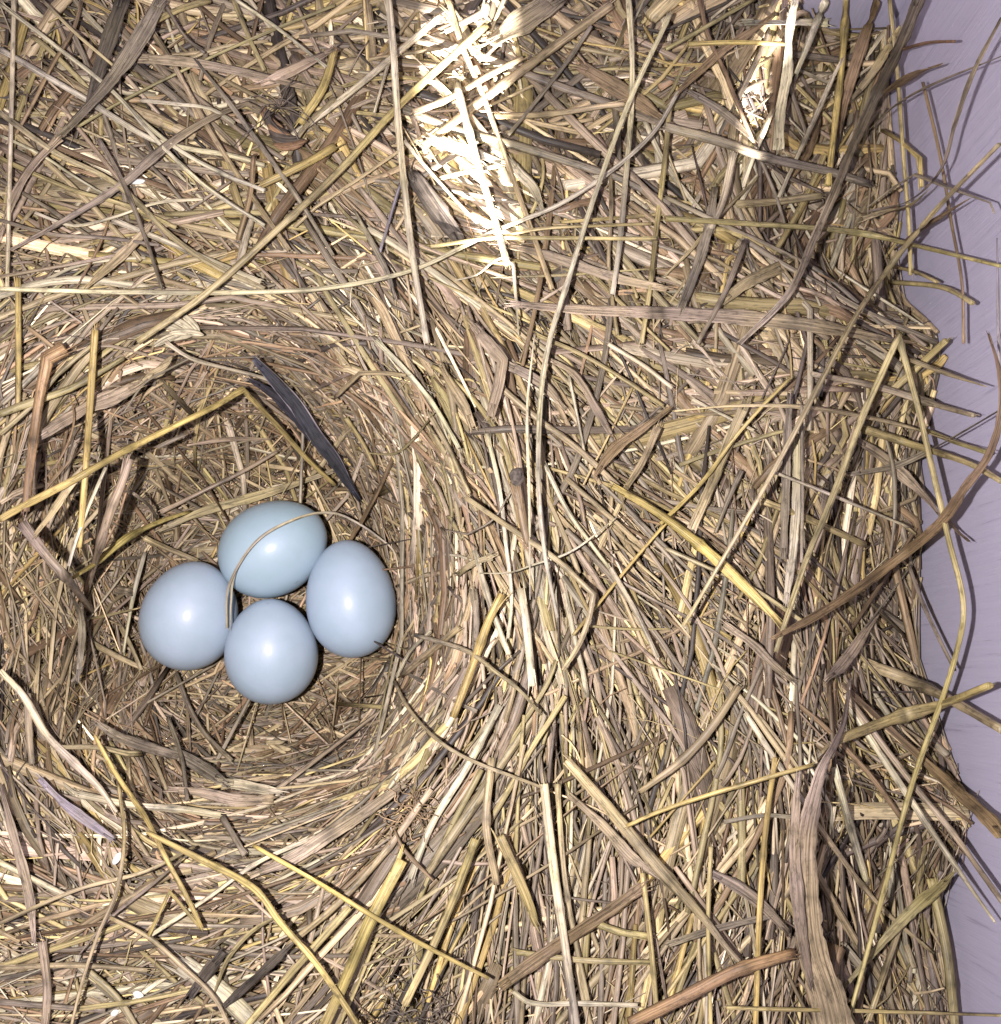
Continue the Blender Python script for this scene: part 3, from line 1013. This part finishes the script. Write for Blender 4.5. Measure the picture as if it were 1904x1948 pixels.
4;h;K;18;700,440 740,380 820,270 960,190 1100,120;thin grey grass blade curving on the top rim of the cup
4;s;K;24;760,900 850,970 900,1060;short grey straw under the tan leaf strip
4;s;T;26;690,1660 760,1800 800,1900;short tan straw leaning by the lower left of the leftmost egg;.03
4;b;K;50,66,40;560,1400 640,1440 760,1460;flat grey-brown leaf scrap left of the leftmost egg
5;s;B;70,64,60,54,20;1020,840 1045,960 1060,1040 1085,1150 1095,1200;dark brown twig with a knobbly head on the ridge beside the cup;.05
5;h;P;20,22,20,20;1130,0 1090,400 1100,900 1105,1500;slim pale straw running down left of the long arching straw;.05
5;b;T;30,60,66,40;600,180 680,320 740,420 780,520;broad pale straw piece slanting down on the ridge above the dark twig
0;s;T;13;950,735 1020,795 1100,855 1175,925;tan straw leading down right to the upper end of the bright yellow one;.03
0;s;Z;12,16,22,26,20,8;1165,925 1250,975 1340,1045 1400,1100 1450,1150 1488,1190;bright yellow straw slanting down right on the ridge, frayed at its lower end;.05
5;s;G;20;1905,1030 1750,1210 1600,1390 1480,1540 1350,1700;thin golden straw crossing under the bright yellow one toward the lower left;.03
0;s;G;15,17,18,16;955,1130 930,1180 905,1250 862,1365;golden straw with a brown broken end, right of the rightmost egg;.045
5;s;P;46,52,52,52;1050,1440 1080,1620 1100,1800 1115,1990;stout pale cream straw with a dark joint running down the ridge;.04
0;s;T;8,10,10,9,8,6;789,1208 840,1222 893,1241 940,1276 985,1310 1030,1360;tan arched straw beginning right of the rightmost egg;.05
0;s;T;7,7,8,7;750,1297 780,1352 850,1421 1035,1500;slim tan straw sweeping down right below the rightmost egg;.05
5;h;K;16;610,1100 750,1130 900,1040 1000,870;thin hooked grass blade left of the dark twig;.03
5;h;P;16;820,1350 1000,1345 1100,1310 1330,1230 1600,1030;thin pale grass blade crossing the ridge below the dark twig;.045
5;b;T;30,40,50;690,1360 780,1295 890,1255;short tan leaf curl on the ridge left of the grass crossing;.03
5;s;T;30,32,36,34,36,34,24;740,920 1000,1100 1250,1270 1465,1470 1440,1600 1370,1780 1290,1900;tan straw folded at its lower right end on the ridge;.05
5;b;B;20,60,80,60,20;1905,410 1700,560 1600,630 1530,710 1470,800;brown bark-like leaf strip slanting down left in the right hay;.04
5;b;T;44,46,30;1830,520 1740,720 1620,910;tan leaf strip below the brown bark-like strip;.04
5;s;P;20;1325,230 1380,500 1425,730;short thin pale straw upright in the hay above the bright yellow straw
5;h;V;18;150,665 345,668 450,580 560,440;thin olive grass blade bent on the right wall of the cup;.03
5;s;T;26,32,30,24;0,350 140,215 270,215 400,228;tan straw bent at the upper right rim of the cup;.04
5;s;Y;26;60,470 160,620 230,760;yellowish straw on the right wall of the cup near the black leaf;.03
5;h;V;20;1350,1640 1500,1655 1700,1668 1900,1665;thin olive grass blade lying level on the lower ridge
5;s;P;30,38,36;790,1220 890,1560 985,1810;pale straw slanting down between the ridge and the golden broken straw;.03
5;s;P;26;860,560 930,860 970,1200 1000,1500 980,1720;pale straw running down the ridge left of the dark twig;.025
5;s;P;26;1190,740 1320,1000 1440,1170 1560,1330;pale straw slanting down right from beside the dark twig
5;s;T;40,50,50,40;380,1930 470,1850 560,1780 700,1660;wide pale straw fanning out toward the lower left of the ridge;.03
5;s;P;22;350,1940 420,1800 540,1680;thin white straw below the rightmost egg
5;s;T;30;530,440 640,640 760,900;tan straw along the right rim of the cup
5;s;P;30;230,30 400,200 560,400 700,640;pale straw following the upper right rim of the cup
5;b;W;40,66,60,30;950,160 1080,220 1200,300 1300,420;lilac-beige leaf piece right of the kinked tan leaf
5;s;P;30;1560,1320 1700,1560 1830,1830;white straw standing out in the dark hay of the lower ridge
5;b;K;50,40,30;780,1440 800,1600 790,1800;grey leaf strip hanging on the right of the rightmost egg
5;s;Y;26;1140,0 1400,110 1650,260 1860,400;yellowish straw slanting gently across the hay right of the kinked leaf
5;s;P;26;1550,50 1760,180 1910,300;pale straw near the papery leaf slanting down right
5;b;W;20,50,56,30;1180,120 1350,220 1480,420 1560,560;rosy leaf strip curving down left of the brown bark-like strip
0;s;Y;9,11,12,13,13,14,14,13,12,12,12,11,11,12,11,9;1475,1240 1501,1161 1534,1064 1568,983 1601,900 1638,799 1675,715 1709,641 1742,759 1769,873 1803,1020 1833,1161 1819,1242 1732,1501 1682,1691 1612,1948;long golden straw folded at the papery leaf and hanging over the right wall;.08
6;b;K;30,44,44,40,24;1905,420 1700,540 1520,640 1300,740 1040,790;grey-brown leaf blade slanting up right over the wall behind the folded golden straw;.04
6;b;B;20,30,44,46,56,64,60,54,50,20;1830,-10 1890,200 1900,440 1830,680 1700,860 1560,1060 1300,1280 1000,1500 800,1620 600,1720;very long dark brown leaf blade swinging along the right edge and back into the hay;.09
6;s;T;30,34,10;1390,140 1600,220 1815,290;pointed tan straw poking right over the wall beside the golden fold;.06
6;s;W;30,40,44,46,40;830,220 1100,270 1300,320 1450,370 1745,455;rosy tan stem with reddish cut end poking at the wall;.04
6;s;Y;44;1240,350 1430,180 1590,30;short thick yellow straw pointing up right at the wall beside the golden fold;.03
6;s;P;18,22,16;610,775 900,890 1380,1090;slim pale grey straight straw slanting down right in the right hay;.06
6;s;P;20;150,365 300,440 500,540;short bright white straw left of the slanting thin tan straw;.03
6;h;T;24,28,30,30,26,20;50,430 400,400 800,410 1300,500 1600,590 1860,660;long arched thin tan grass blade crossing level to the wall;.05
6;s;Y;50,48,46,44;1120,530 1460,640 1750,740 1905,830;thick yellow-tan straw running down right off the picture over the wall;.05
6;b;K;40,54,50,40;705,330 690,560 680,900 665,1270;purplish grey leaf blade standing upright in the right hay;.04
6;b;P;40,54,54,40;740,560 742,900 715,1250 680,1520;pale upright leaf blade touching the purplish grey one;.03
6;s;K;22;770,400 775,800 770,1290;thin grey straw upright beside the pale upright leaf blade;.05
6;h;K;28;1200,440 1280,700 1300,1000 1270,1290;slim bowed grey grass blade close to the wall;.05
6;b;W;30,66,74,60,20;1080,590 1230,690 1330,780 1470,920 1580,1060;rosy leaf blade slanting down right under the folded golden straw;.04
6;s;Y;40;550,940 800,1040 1000,1130 1130,1190;olive-yellow straw lying below the slim pale grey straight straw
6;b;W;20,66,80,70,20;1225,1550 1120,1700 1060,1790 980,1890 900,1960;rosy pointed leaf blade below the long dark brown blade;.05
6;s;K;24;1380,1310 1450,1500 1560,1740 1640,1900;grey straw running down by the wall from the long dark brown blade
6;s;Y;34;1480,540 1600,590 1830,670;short olive straw end lying on the wall beside the thick yellow-tan one
6;b;B;30,50,20;1580,1020 1640,1100 1720,1170;split brown leaf tip on the wall where the dark blade bends
6;b;T;60,66,70,60;460,370 350,620 260,840 120,1160;broad weathered straw slanting down left in the right hay;.035
6;s;K;34,30,20;430,770 360,920 280,1120;short dark grey straw beside the broad weathered one
6;s;G;24;-30,1070 200,840 400,570 560,390 700,250;thin golden straw rising right across the broad weathered straw;.05
6;s;T;26;0,1210 200,1300 500,1440 800,1640;tan straw slanting down right under the frayed yellow end
6;b;W;40,60,50,30;330,1640 500,1760 600,1860 720,1960;rosy leaf below the frayed end of the bright yellow straw
0;b;N;9,18,24,38,42,52,60,76,84;1617,1291 1602,1381 1560,1470 1542,1540 1532,1611 1534,1716 1548,1816 1575,1900 1590,1975;broad brown speckled leaf hanging down to the bottom right edge;.10
8;s;O;50,54,52,48;490,1313 700,1210 900,1110 1110,1045;orange-brown cut stem poking from behind the broad speckled leaf;.06
8;s;B;80,60,50;1275,1020 1262,1090 1255,1180;short hollow brown stem stub right of the broad speckled leaf;.06
8;b;B;40,60,60,54,40;0,1170 120,1080 250,990 400,890 540,790;brown leaf strip rising right in the bottom hay;.04
0;s;T;18,24,28,18,13,10;1077,1446 1152,1531 1252,1651 1342,1751 1380,1800 1417,1841;stout jointed tan stem slanting down right in the lower hay;.045
0;s;Y;20,22,22,14;950,1591 982,1661 1010,1730 1020,1760;short stout yellow straw with a pale joint at the bottom centre;.04
0;s;G;8,9,9,9,8;1545,1455 1450,1482 1352,1511 1250,1545 1192,1571;thin golden straw rising gently right across the lower hay;.06
8;s;G;20,24,24,24;1045,300 1010,560 985,900 970,1330;slim golden straw dropping straight to the bottom left of the speckled leaf;.04
8;s;Y;18;800,640 790,900 800,1330;thin yellow straw dropping to the bottom edge right of the stout jointed stem;.04
8;s;P;26,34,30;1270,340 1330,560 1395,780;cream straw standing by the upper right side of the speckled leaf
8;s;T;20,22,16;1180,520 1430,850 1640,1040;slim tan straw slanting down right behind the speckled leaf
8;b;B;24,30,36,60,64,50;1300,20 1480,190 1620,320 1760,450 1860,540 1910,600;brown curled leaf blade slanting down right over the wall;.06
8;s;W;26;1310,60 1560,390 1700,560 1910,850;slim rosy straw slanting down right over the wall to the edge;.05
8;s;P;26,30,28,22,10;1330,110 1500,370 1600,520 1750,740 1880,925;pale cream straw tapering down right over the wall to a point;.05
8;s;Y;36,44,44,40;1280,235 1500,150 1700,90 1860,25;straw-yellow double stem poking right over the wall;.07
8;s;T;40,50,50,44;1380,-60 1540,0 1700,75 1910,195;thick tan straw slanting down right to the right edge over the wall;.05
8;b;V;14,36,50,50,12;1310,1170 1500,950 1600,850 1670,790 1725,735;olive leaf blade blackened with mould along its edge;.05
8;s;Y;14,16,16,14;860,1250 960,1255 1400,1265 1910,1282;long thin yellow straw lying level at the bottom right edge;.07
8;s;V;40;1640,760 1700,1050 1730,1330;olive-tan straw standing against the wall at the bottom right
8;s;P;34,38,36,36;165,400 200,700 250,1050 290,1330;stout pale straw dropping to the bottom edge left of the brown leaf strip;.05
8;s;T;22;215,400 250,800 335,1240;slim tan straw right beside the stout pale one at the bottom
8;s;Y;22;540,740 570,1000 600,1330;slim yellow straw dropping to the bottom edge under the jointed stem;.04
8;s;P;20;50,1190 100,1228 300,1235 520,1242;thin white bent straw lying level near the bottom edge;.04
8;s;V;24;60,1040 300,1070 580,1080;thin olive straw lying level above the white bent one
8;b;K;24,36,20;640,1010 820,950 1020,905;small grey leaf blade left of the speckled leaf
8;s;T;32,34,34,24;905,30 800,190 690,310 530,430;tan straw bowed down left in the hay above the thin golden straw;.03
8;s;P;22;930,130 1060,330 1180,510;slim pale straw meeting the speckled leaf from above left
8;b;K;30,50,50,24;800,740 900,790 980,850 1100,970;grey creased leaf touching the left edge of the speckled leaf
8;b;W;20,40,50,24;260,440 400,570 500,680 600,750;rosy leaf strip lying on the stout jointed stem
8;s;Y;30;340,920 440,960 570,980;short yellow straw near the top of the brown leaf strip
8;s;T;26;1540,880 1480,1060 1400,1300;slim brown-tan straw leaning left of the mouldy olive blade
8;s;K;18;850,545 1000,520 1110,525;thin grey straw bit touching the upper part of the speckled leaf
7;s;Z;16,18,20,18,15;965,635 1200,770 1480,940 1700,1060 1860,1140;bright yellow straight straw slanting down right below the cup;.06
7;s;G;16,26,28,28,26,26;560,585 750,680 980,810 1060,920 1200,1080 1370,1330;golden straw bent in the middle, running from below the cup to the bottom edge;.065
0;s;G;8,10,10,10,11,8;180,1400 220,1471 280,1561 320,1641 352,1700 384,1765;slim golden straw dropping from the lower left rim of the cup;.05
7;s;G;14;565,980 645,810 760,945;tiny golden straw folded into a peak below the cup;.05
7;s;K;20;670,-20 720,110 780,210 880,310;thin grey straw lying on the cup floor under the lowest egg;.03
7;s;K;18;640,150 690,300 712,462;slim grey straw standing on the lower wall of the cup;.04
7;s;T;13,16,17,15,15,13;450,400 472,600 440,820 370,980 300,1200 270,1330;long thin tan straw bowing down from the lower left rim to the bottom edge;.055
7;b;P;30,44,46,34;850,395 930,405 1000,420 1066,432;broad striped pale leaf end on the lower wall of the cup;.03
7;b;K;30,50,50,30;650,270 720,310 800,360 860,400;striped grey leaf left of the pale striped leaf end
7;b;W;20,40,50,40;640,420 760,430 900,462 1040,460;pinkish bark arc along the lower wall of the cup;.025
7;s;G;46,50,50,46;1530,690 1420,900 1320,1130 1230,1330;stout golden straw slanting down left to the bottom edge;.045
7;s;Y;34;1810,610 1700,900 1540,1240;pale yellow straw fanning down left at the bottom centre;.04
7;s;Y;30;1330,870 1100,1130 930,1330;yellow straw left of the stout golden one at the bottom edge
7;s;P;70,84,84;690,1080 850,1200 985,1330;wide smooth cream reed half buried at the bottom edge;.012
7;b;L;24,40,40,20;150,380 240,470 330,540 430,610;smooth lilac-grey leaf piece lying below the left of the cup
7;s;T;18,20,26,30;210,260 400,265 480,285 530,285;tan straw with a flat leafy end on the lower left rim of the cup;.03
7;s;P;10;1135,348 1360,350;tiny white straw on the lower right wall of the cup
7;s;W;28,30,26;105,60 110,200 122,325;rosy upright straw at the left edge beside the cup;.03
7;b;D;30,54,30;720,1210 800,1100 850,1040;short dark leaf scrap left of the wide cream reed
7;b;D;36;840,1255 980,1130 1120,1000;dark grey leaf strip rising right of the wide cream reed
7;s;T;16,18,20,18,16;420,910 560,980 700,1100 820,1220 875,1330;long tan straw arching down to the cream reed from the left;.05
7;s;T;16;0,930 300,800 560,730 740,640;thin tan straw rising gently right across the lower left hay;.045
7;h;K;14;300,1050 420,910 570,790 745,640;thin grey grass blade crossing the thin tan straw below the cup
7;b;W;24,50,60,50,24;950,750 1100,690 1260,590 1400,500 1540,400;broad pinkish brown leaf hugging the lower right rim of the cup;.02
7;s;P;18;560,985 780,840 980,700 1200,600;pale straw rising right below the cup under the golden bent straw
7;h;B;18;1500,570 1530,640 1650,770;brown curl of grass right of the pinkish brown leaf
7;h;V;20;810,1210 870,1060 960,960 1080,890;thin olive grass blade bowed beside the cream reed
7;s;P;30;300,440 500,480 720,500 840,520;cream straw arc along the lower rim of the cup
7;s;K;26;840,520 890,600 930,670;short grey straw dropping from the cream straw arc
7;b;K;20,40,44,30;370,170 450,220 560,260 700,300;grey-beige leaf strip on the lower left wall of the cup
7;s;P;24;0,700 120,760 280,840;pale straw slanting down right at the lower left edge
7;s;T;22;0,1100 300,1090 560,1110;tan straw lying level near the bottom left corner
7;s;Y;20;300,1255 500,1230 760,1180;yellowish straw lying almost level near the bottom left corner
7;b;W;40;0,400 60,620 110,820 130,1000;rosy leaf strip running down the lower left edge
7;s;W;36;160,1000 180,1180 170,1330;upright brownish rosy straw in the bottom left corner
7;s;K;24;0,1230 240,1250 400,1262;grey straw lying level in the bottom left corner
7;s;T;30;330,1110 440,1210 520,1330;tan straw slanting down right to the bottom left edge
7;s;P;30;1900,100 1780,330 1640,560 1560,760;pale straw fanning down left from the ridge toward the bottom
7;s;T;28;1640,420 1480,640 1280,860 1100,1010;tan straw fanning down left under the bright yellow straight straw
7;s;T;34;1870,300 1850,560 1890,780;tan straw dropping down at the bottom centre left of the short stout yellow one
'''

for line in DATA.strip().split('\n'):
    f = line.split(';')
    w = [float(a) for a in f[3].split(',')]
    pts = [tuple(float(c) for c in p.split(',')) for p in f[4].split()]
    if len(w) == 1:
        w = w[0]
    elif len(w) != len(pts):
        w = list(np.interp(np.linspace(0, 1, len(pts)), np.linspace(0, 1, len(w)), w))
    strand(int(f[0]), f[1], f[2], w, pts, f[5], float(f[6]) if len(f) > 6 else None)

# the thin blade curving over the eggs: two close ribs, loose lower end
thr = strand(0, 'h', 'P', [9, 8, 7, 6.5, 6, 6, 5.5, 6, 6, 6, 5],
             [(431, 1195), (434, 1120), (463, 1060), (495, 1023), (550, 992), (605, 976), (640, 977), (680, 995), (720, 1022), (748, 1047), (760, 1100)],
             'thin curved pale grass blade arching over the topmost egg down to the leftmost', 0.010)
strand(0, 'h', 'P', [4, 5, 5, 4, 3], [(437, 1200), (439, 1150), (443, 1105), (455, 1074), (470, 1052)], None, 0.012, name='split_rib', parent=thr)

# black leaf on the far wall of the cup: two lobes
bl = strand(0, 'b', 'S', [12, 22, 26, 29, 28, 20, 8],
            [(484, 683), (520, 722), (562, 770), (600, 828), (636, 876), (660, 915), (684, 952)],
            'slate black split leaf leaning down the far wall of the cup', 0.05)
strand(0, 'b', 'S', [6, 16, 24, 22, 12], [(474, 722), (505, 740), (540, 766), (572, 806), (600, 845)], None, 0.045, name='leaf_lobe', parent=bl)
for off, a_, b_ in ((17, 0.1, 0.9), (-17, 0.3, 0.8)):
    base_ = np.array([(484, 683), (520, 722), (562, 770), (600, 828), (636, 876), (660, 915)], float)
    nn = np.array([0.75, -0.62]) * off * 0.76 * np.array([[0.4], [0.8], [1], [1], [0.95], [0.6]])
    strand(0, 'h', 'L', [2.2, 3, 3.2, 3.2, 3, 2], [tuple(q) for q in base_ + nn], None, 0.052, name='torn_edge', parent=bl)
# second lobe of the broad speckled leaf
for o in C.objects:
    if o.get('label', '').startswith('broad brown speckled leaf'):
        strand(0, 'b', 'N', [10, 16, 22, 26, 24, 14], [(1518, 1472), (1514, 1530), (1512, 1611), (1516, 1700), (1528, 1800), (1545, 1880)], None, 0.09, name='leaf_lobe', parent=o)


# ------------------------------------------------------------------ small things
def pod(center, length, width, ang, el, ckey, name, parent=None, label=None, cat=None, group=None, mat=None, bendk=0.12):
    n = 9
    t = np.linspace(-0.5, 0.5, n)
    d = np.array([math.cos(ang) * math.cos(el), math.sin(ang) * math.cos(el), math.sin(el)])
    s = np.array([-math.sin(ang), math.cos(ang), 0])
    P = np.array(center)[None] + d[None] * (t * length)[:, None] + s[None] * (bendk * length * (t * t * 4 - 1))[:, None] * 0.5
    W = width * np.sqrt(np.clip(1 - (2 * t * 0.985) ** 2, 0, 1)) ** 1.1
    c = np.tile(np.array(COL[ckey]), (n, 1)) * (1 + 0.25 * rng.normal(0, 0.3, (n, 1)))
    me = mesh_from(name, [tube_arrays(P[None], W[None], np.array([0.6]), np.array([0.1]), c[None], 10)], [mat or M_LEAF])
    o = link_mesh(name, me, parent)
    if parent is None:
        tag(o, label, cat, group)
    return o


def spikelet(u, v, npods, size, ang, ckey, label, lift=0.03):
    z = 0.0
    for _ in range(5):
        p = at(u, v, z)[0]
        z = float(surf(p[0], p[1])) + lift
    root = bpy.data.objects.new('seed_spikelet', None)
    C.objects.link(root)
    root.location = p
    tag(root, label, 'seed head')
    for k in range(npods):
        a = ang + (k - (npods - 1) / 2) * 0.24
        off = np.array([math.cos(ang), math.sin(ang), 0]) * size * (0.25 * (k % 3) - 0.2)
        off += np.array([-math.sin(ang), math.cos(ang), 0]) * size * 0.13 * (k - (npods - 1) / 2)
        pod(off + np.array([0, 0, 0.004 * (k % 2)]), size * (0.85 + 0.2 * (k % 2)), size * 0.26, a, 0.1, ckey, 'husk', root)


spikelet(345, 632, 6, 0.050, math.radians(172), 'P', 'pale ragged seed spikelet lying above the cup at upper left')
spikelet(302, 702, 3, 0.040, math.radians(28), 'T', 'small tan oat spikelet on the upper wall of the cup, higher of two')
spikelet(270, 724, 2, 0.036, math.radians(14), 'T', 'small tan oat spikelet on the upper wall of the cup, lower of two')
spikelet(528, 1420, 4, 0.034, math.radians(-20), 'T', 'small tan spikelet on the lower wall under the lowest egg', 0.02)

# withered flower head at upper left
z = float(surf(*at(530, 245, 0)[0][:2])) + 0.04
p = at(530, 245, z)[0]
wf = bpy.data.objects.new('withered_flower', None)
C.objects.link(wf)
wf.location = p
tag(wf, 'withered brown flower head with hairy bracts in the upper left hay', 'flower head')
for k in range(7):
    a = math.radians(-60 + k * 9 + rng.normal(0, 8))
    pod((0.005 * k - 0.01, -0.008 * k + 0.02, 0.002 * k), 0.052, 0.015, a, 0.1, 'R' if k % 3 == 0 else 'D', 'bract', wf, bendk=0.3)
for k in range(14):
    a = rng.uniform(0, 2 * math.pi)
    L = rng.uniform(0.03, 0.07)
    t = np.linspace(0, 1, 7)
    P = np.stack([np.cos(a + t * rng.normal(0, 0.8)) * L * t, 0.03 + np.sin(a + t * rng.normal(0, 0.8)) * L * t, 0.012 * np.sin(t * 3) + 0.008], -1)
    c = np.tile(np.array(COL['D']) * 1.3, (7, 1))
    me = mesh_from('hair', [tube_arrays(P[None], np.full((1, 7), 0.0018), np.array([1.0]), np.array([0.0]), c[None], 5)], [M_STRAW])
    link_mesh('hair', me, wf)

# knobbly head of the dark twig is part of the twig
for o in list(C.objects):
    if o.get('label', '').startswith('dark brown twig'):
        z = 0.0
        for _ in range(5):
            p = at(983, 908, z)[0]
            z = float(surf(p[0], p[1])) + 0.055
        import bmesh
        bm = bmesh.new()
        bmesh.ops.create_icosphere(bm, subdivisions=4, radius=0.0105)
        from mathutils import noise
        for vv in bm.verts:
            vv.co *= 1 + 0.30 * noise.noise(vv.co * 90) + 0.12 * noise.noise(vv.co * 260)
            vv.co.y *= 1.25
        me = bpy.data.meshes.new('knob')
        bm.to_mesh(me)
        bm.free()
        for q_ in me.polygons:
            q_.use_smooth = True
        me.materials.append(plain_mat('twig_bark', (0.09, 0.07, 0.055), 0.8, 200, 0.6))
        kb = link_mesh('knob', me, o)
        kb.location = p

# white grains fallen between the straws
MG = plain_mat('white_grain', (0.75, 0.73, 0.66), 0.4, 60, 0.08)
GR = [(196, 335, 'white grain at the upper left between the leaf strips, single and round', 0.011, 0.2),
      (262, 345, 'elongated white grain lying right of the round one at upper left', 0.024, 0.05),
      (221, 65, 'white grain near the top left corner beside the dark charcoal leaf', 0.018, -0.4),
      (222, 1633, 'white grain below the lower left rim of the cup', 0.020, 1.0),
      (263, 1892, 'white grain near the bottom left corner, right and upper of two', 0.016, -0.3),
      (218, 1925, 'white grain near the bottom left corner, left and lower of two', 0.014, 0.7)]
for (u, v, lab, L, a) in GR:
    z = 0.0
    for _ in range(5):
        p = at(u, v, z)[0]
        z = float(surf(p[0], p[1])) + 0.010
    pod(p, L, 0.010, a, 0.1, 'P', 'white_grain', None, lab, 'grain', 'white grains fallen in the hay', MG, 0.05)

def tangle(u, v, nthr, size, ckey, name, label, cat):
    z = 0.0
    for _ in range(5):
        p = at(u, v, z)[0]
        z = float(surf(p[0], p[1])) + 0.015
    pts = []
    for k in range(nthr):
        m_ = 14
        a = rng.uniform(0, 2 * math.pi) + np.cumsum(rng.normal(0, 0.5, m_))
        st = size * 0.09
        P = np.zeros((m_, 3))
        P[:, 0] = rng.normal(0, size * 0.25) + np.cumsum(np.cos(a)) * st
        P[:, 1] = rng.normal(0, size * 0.25) + np.cumsum(np.sin(a)) * st
        P[:, 2] = np.abs(np.cumsum(rng.normal(0, 0.003, m_)))
        c = np.tile(np.array(COL[ckey]) * rng.uniform(0.7, 1.5), (m_, 1))
        pts.append(tube_arrays(P[None], np.full((1, m_), rng.uniform(0.0008, 0.0022)), np.array([1.0]), np.array([0.0]), c[None], 5))
    o = link_mesh(name, mesh_from(name, pts, [M_STRAW]))
    o.location = p
    tag(o, label, cat)


tangle(790, 1930, 40, 0.055, 'D', 'root_tangle', 'dark brown tangle of fine roots at the bottom edge below the ridge', 'roots')
tangle(785, 1548, 34, 0.045, 'B', 'root_tangle', 'small brown tangle of fine roots on the lower right rim of the cup', 'roots')

# ------------------------------------------------------------------ further single straws lying on top of the mat
WORD = {'Y': 'yellow', 'T': 'tan', 'P': 'pale cream', 'K': 'grey', 'W': 'rosy beige', 'B': 'brown', 'V': 'olive'}
ks = list(WORD)
NT = 78
n = 16
L = 0.34 * np.exp(rng.normal(0, 0.35, NT))
L = np.clip(L, 0.16, 0.65)
P = grow(NT, n, L, None, np.full(NT, -0.006), area=(-0.72, 0.55, -0.44, 0.98), lift=0.016, flex=0.4, wander=0.08)
for i in range(NT):
    x, y, z = P[i, n // 2]
    if math.hypot(x - CUP[0], y - CUP[1]) < 0.30:
        continue
    e = z_ = P[i, :, 2].copy()
    for _ in range(12):
        b = e.copy()
        b[1:-1] = 0.5 * (e[:-2] + e[2:])
        e = np.maximum(z_, b)
    P[i, :, 2] = e
    k = ks[rng.integers(0, len(ks))]
    w = float(np.clip(0.0078 * math.exp(rng.normal(0, 0.3)), 0.004, 0.015))
    c = np.tile(np.array(COL[k]), (n, 1)) * np.exp(smooth_rows(rng.normal(0, 0.1, (1, n)), 1))[0][:, None]
    me = mesh_from('straw_stem', [tube_arrays(P[i][None], np.full((1, n), w), np.array([0.75]), np.array([0.0]), c[None], 8)], [M_STRAW])
    o = link_mesh('straw_stem', me)
    dx, dy = P[i, -1, 0] - P[i, 0, 0], P[i, -1, 1] - P[i, 0, 1]
    a = math.degrees(math.atan2(dy, dx)) % 180
    dr = 'level' if a < 22 or a > 158 else ('rising right' if a < 68 else ('upright' if a < 112 else 'slanting downward'))
    wd = 'slim' if w < 0.0078 else 'stout'
    if x < -0.13:
        rx = 'left of'
    elif x < 0.12:
        rx = 'in line with'
    else:
        rx = 'right of'
    if y > 0.62:
        place_ = 'in the upper hay, ' + rx + ' the sunlit patch'
    elif y < -0.16:
        place_ = ('in the lower left hay under the cup' if x < -0.13 else 'in the lower hay, ' + ('below the ridge' if x < 0.15 else 'toward the speckled leaf'))
    elif x < CUP[0]:
        place_ = 'on the rim left of the cup' if y < 0.45 else 'just above the cup'
    elif x < 0.12:
        place_ = 'on the ridge right of the cup'
    else:
        place_ = 'in the loose hay between ridge and right wall'
    lab = '%s %s straw %s %s' % (wd, WORD[k], dr, place_)
    tag(o, lab, 'straw', 'loose straws ' + place_)
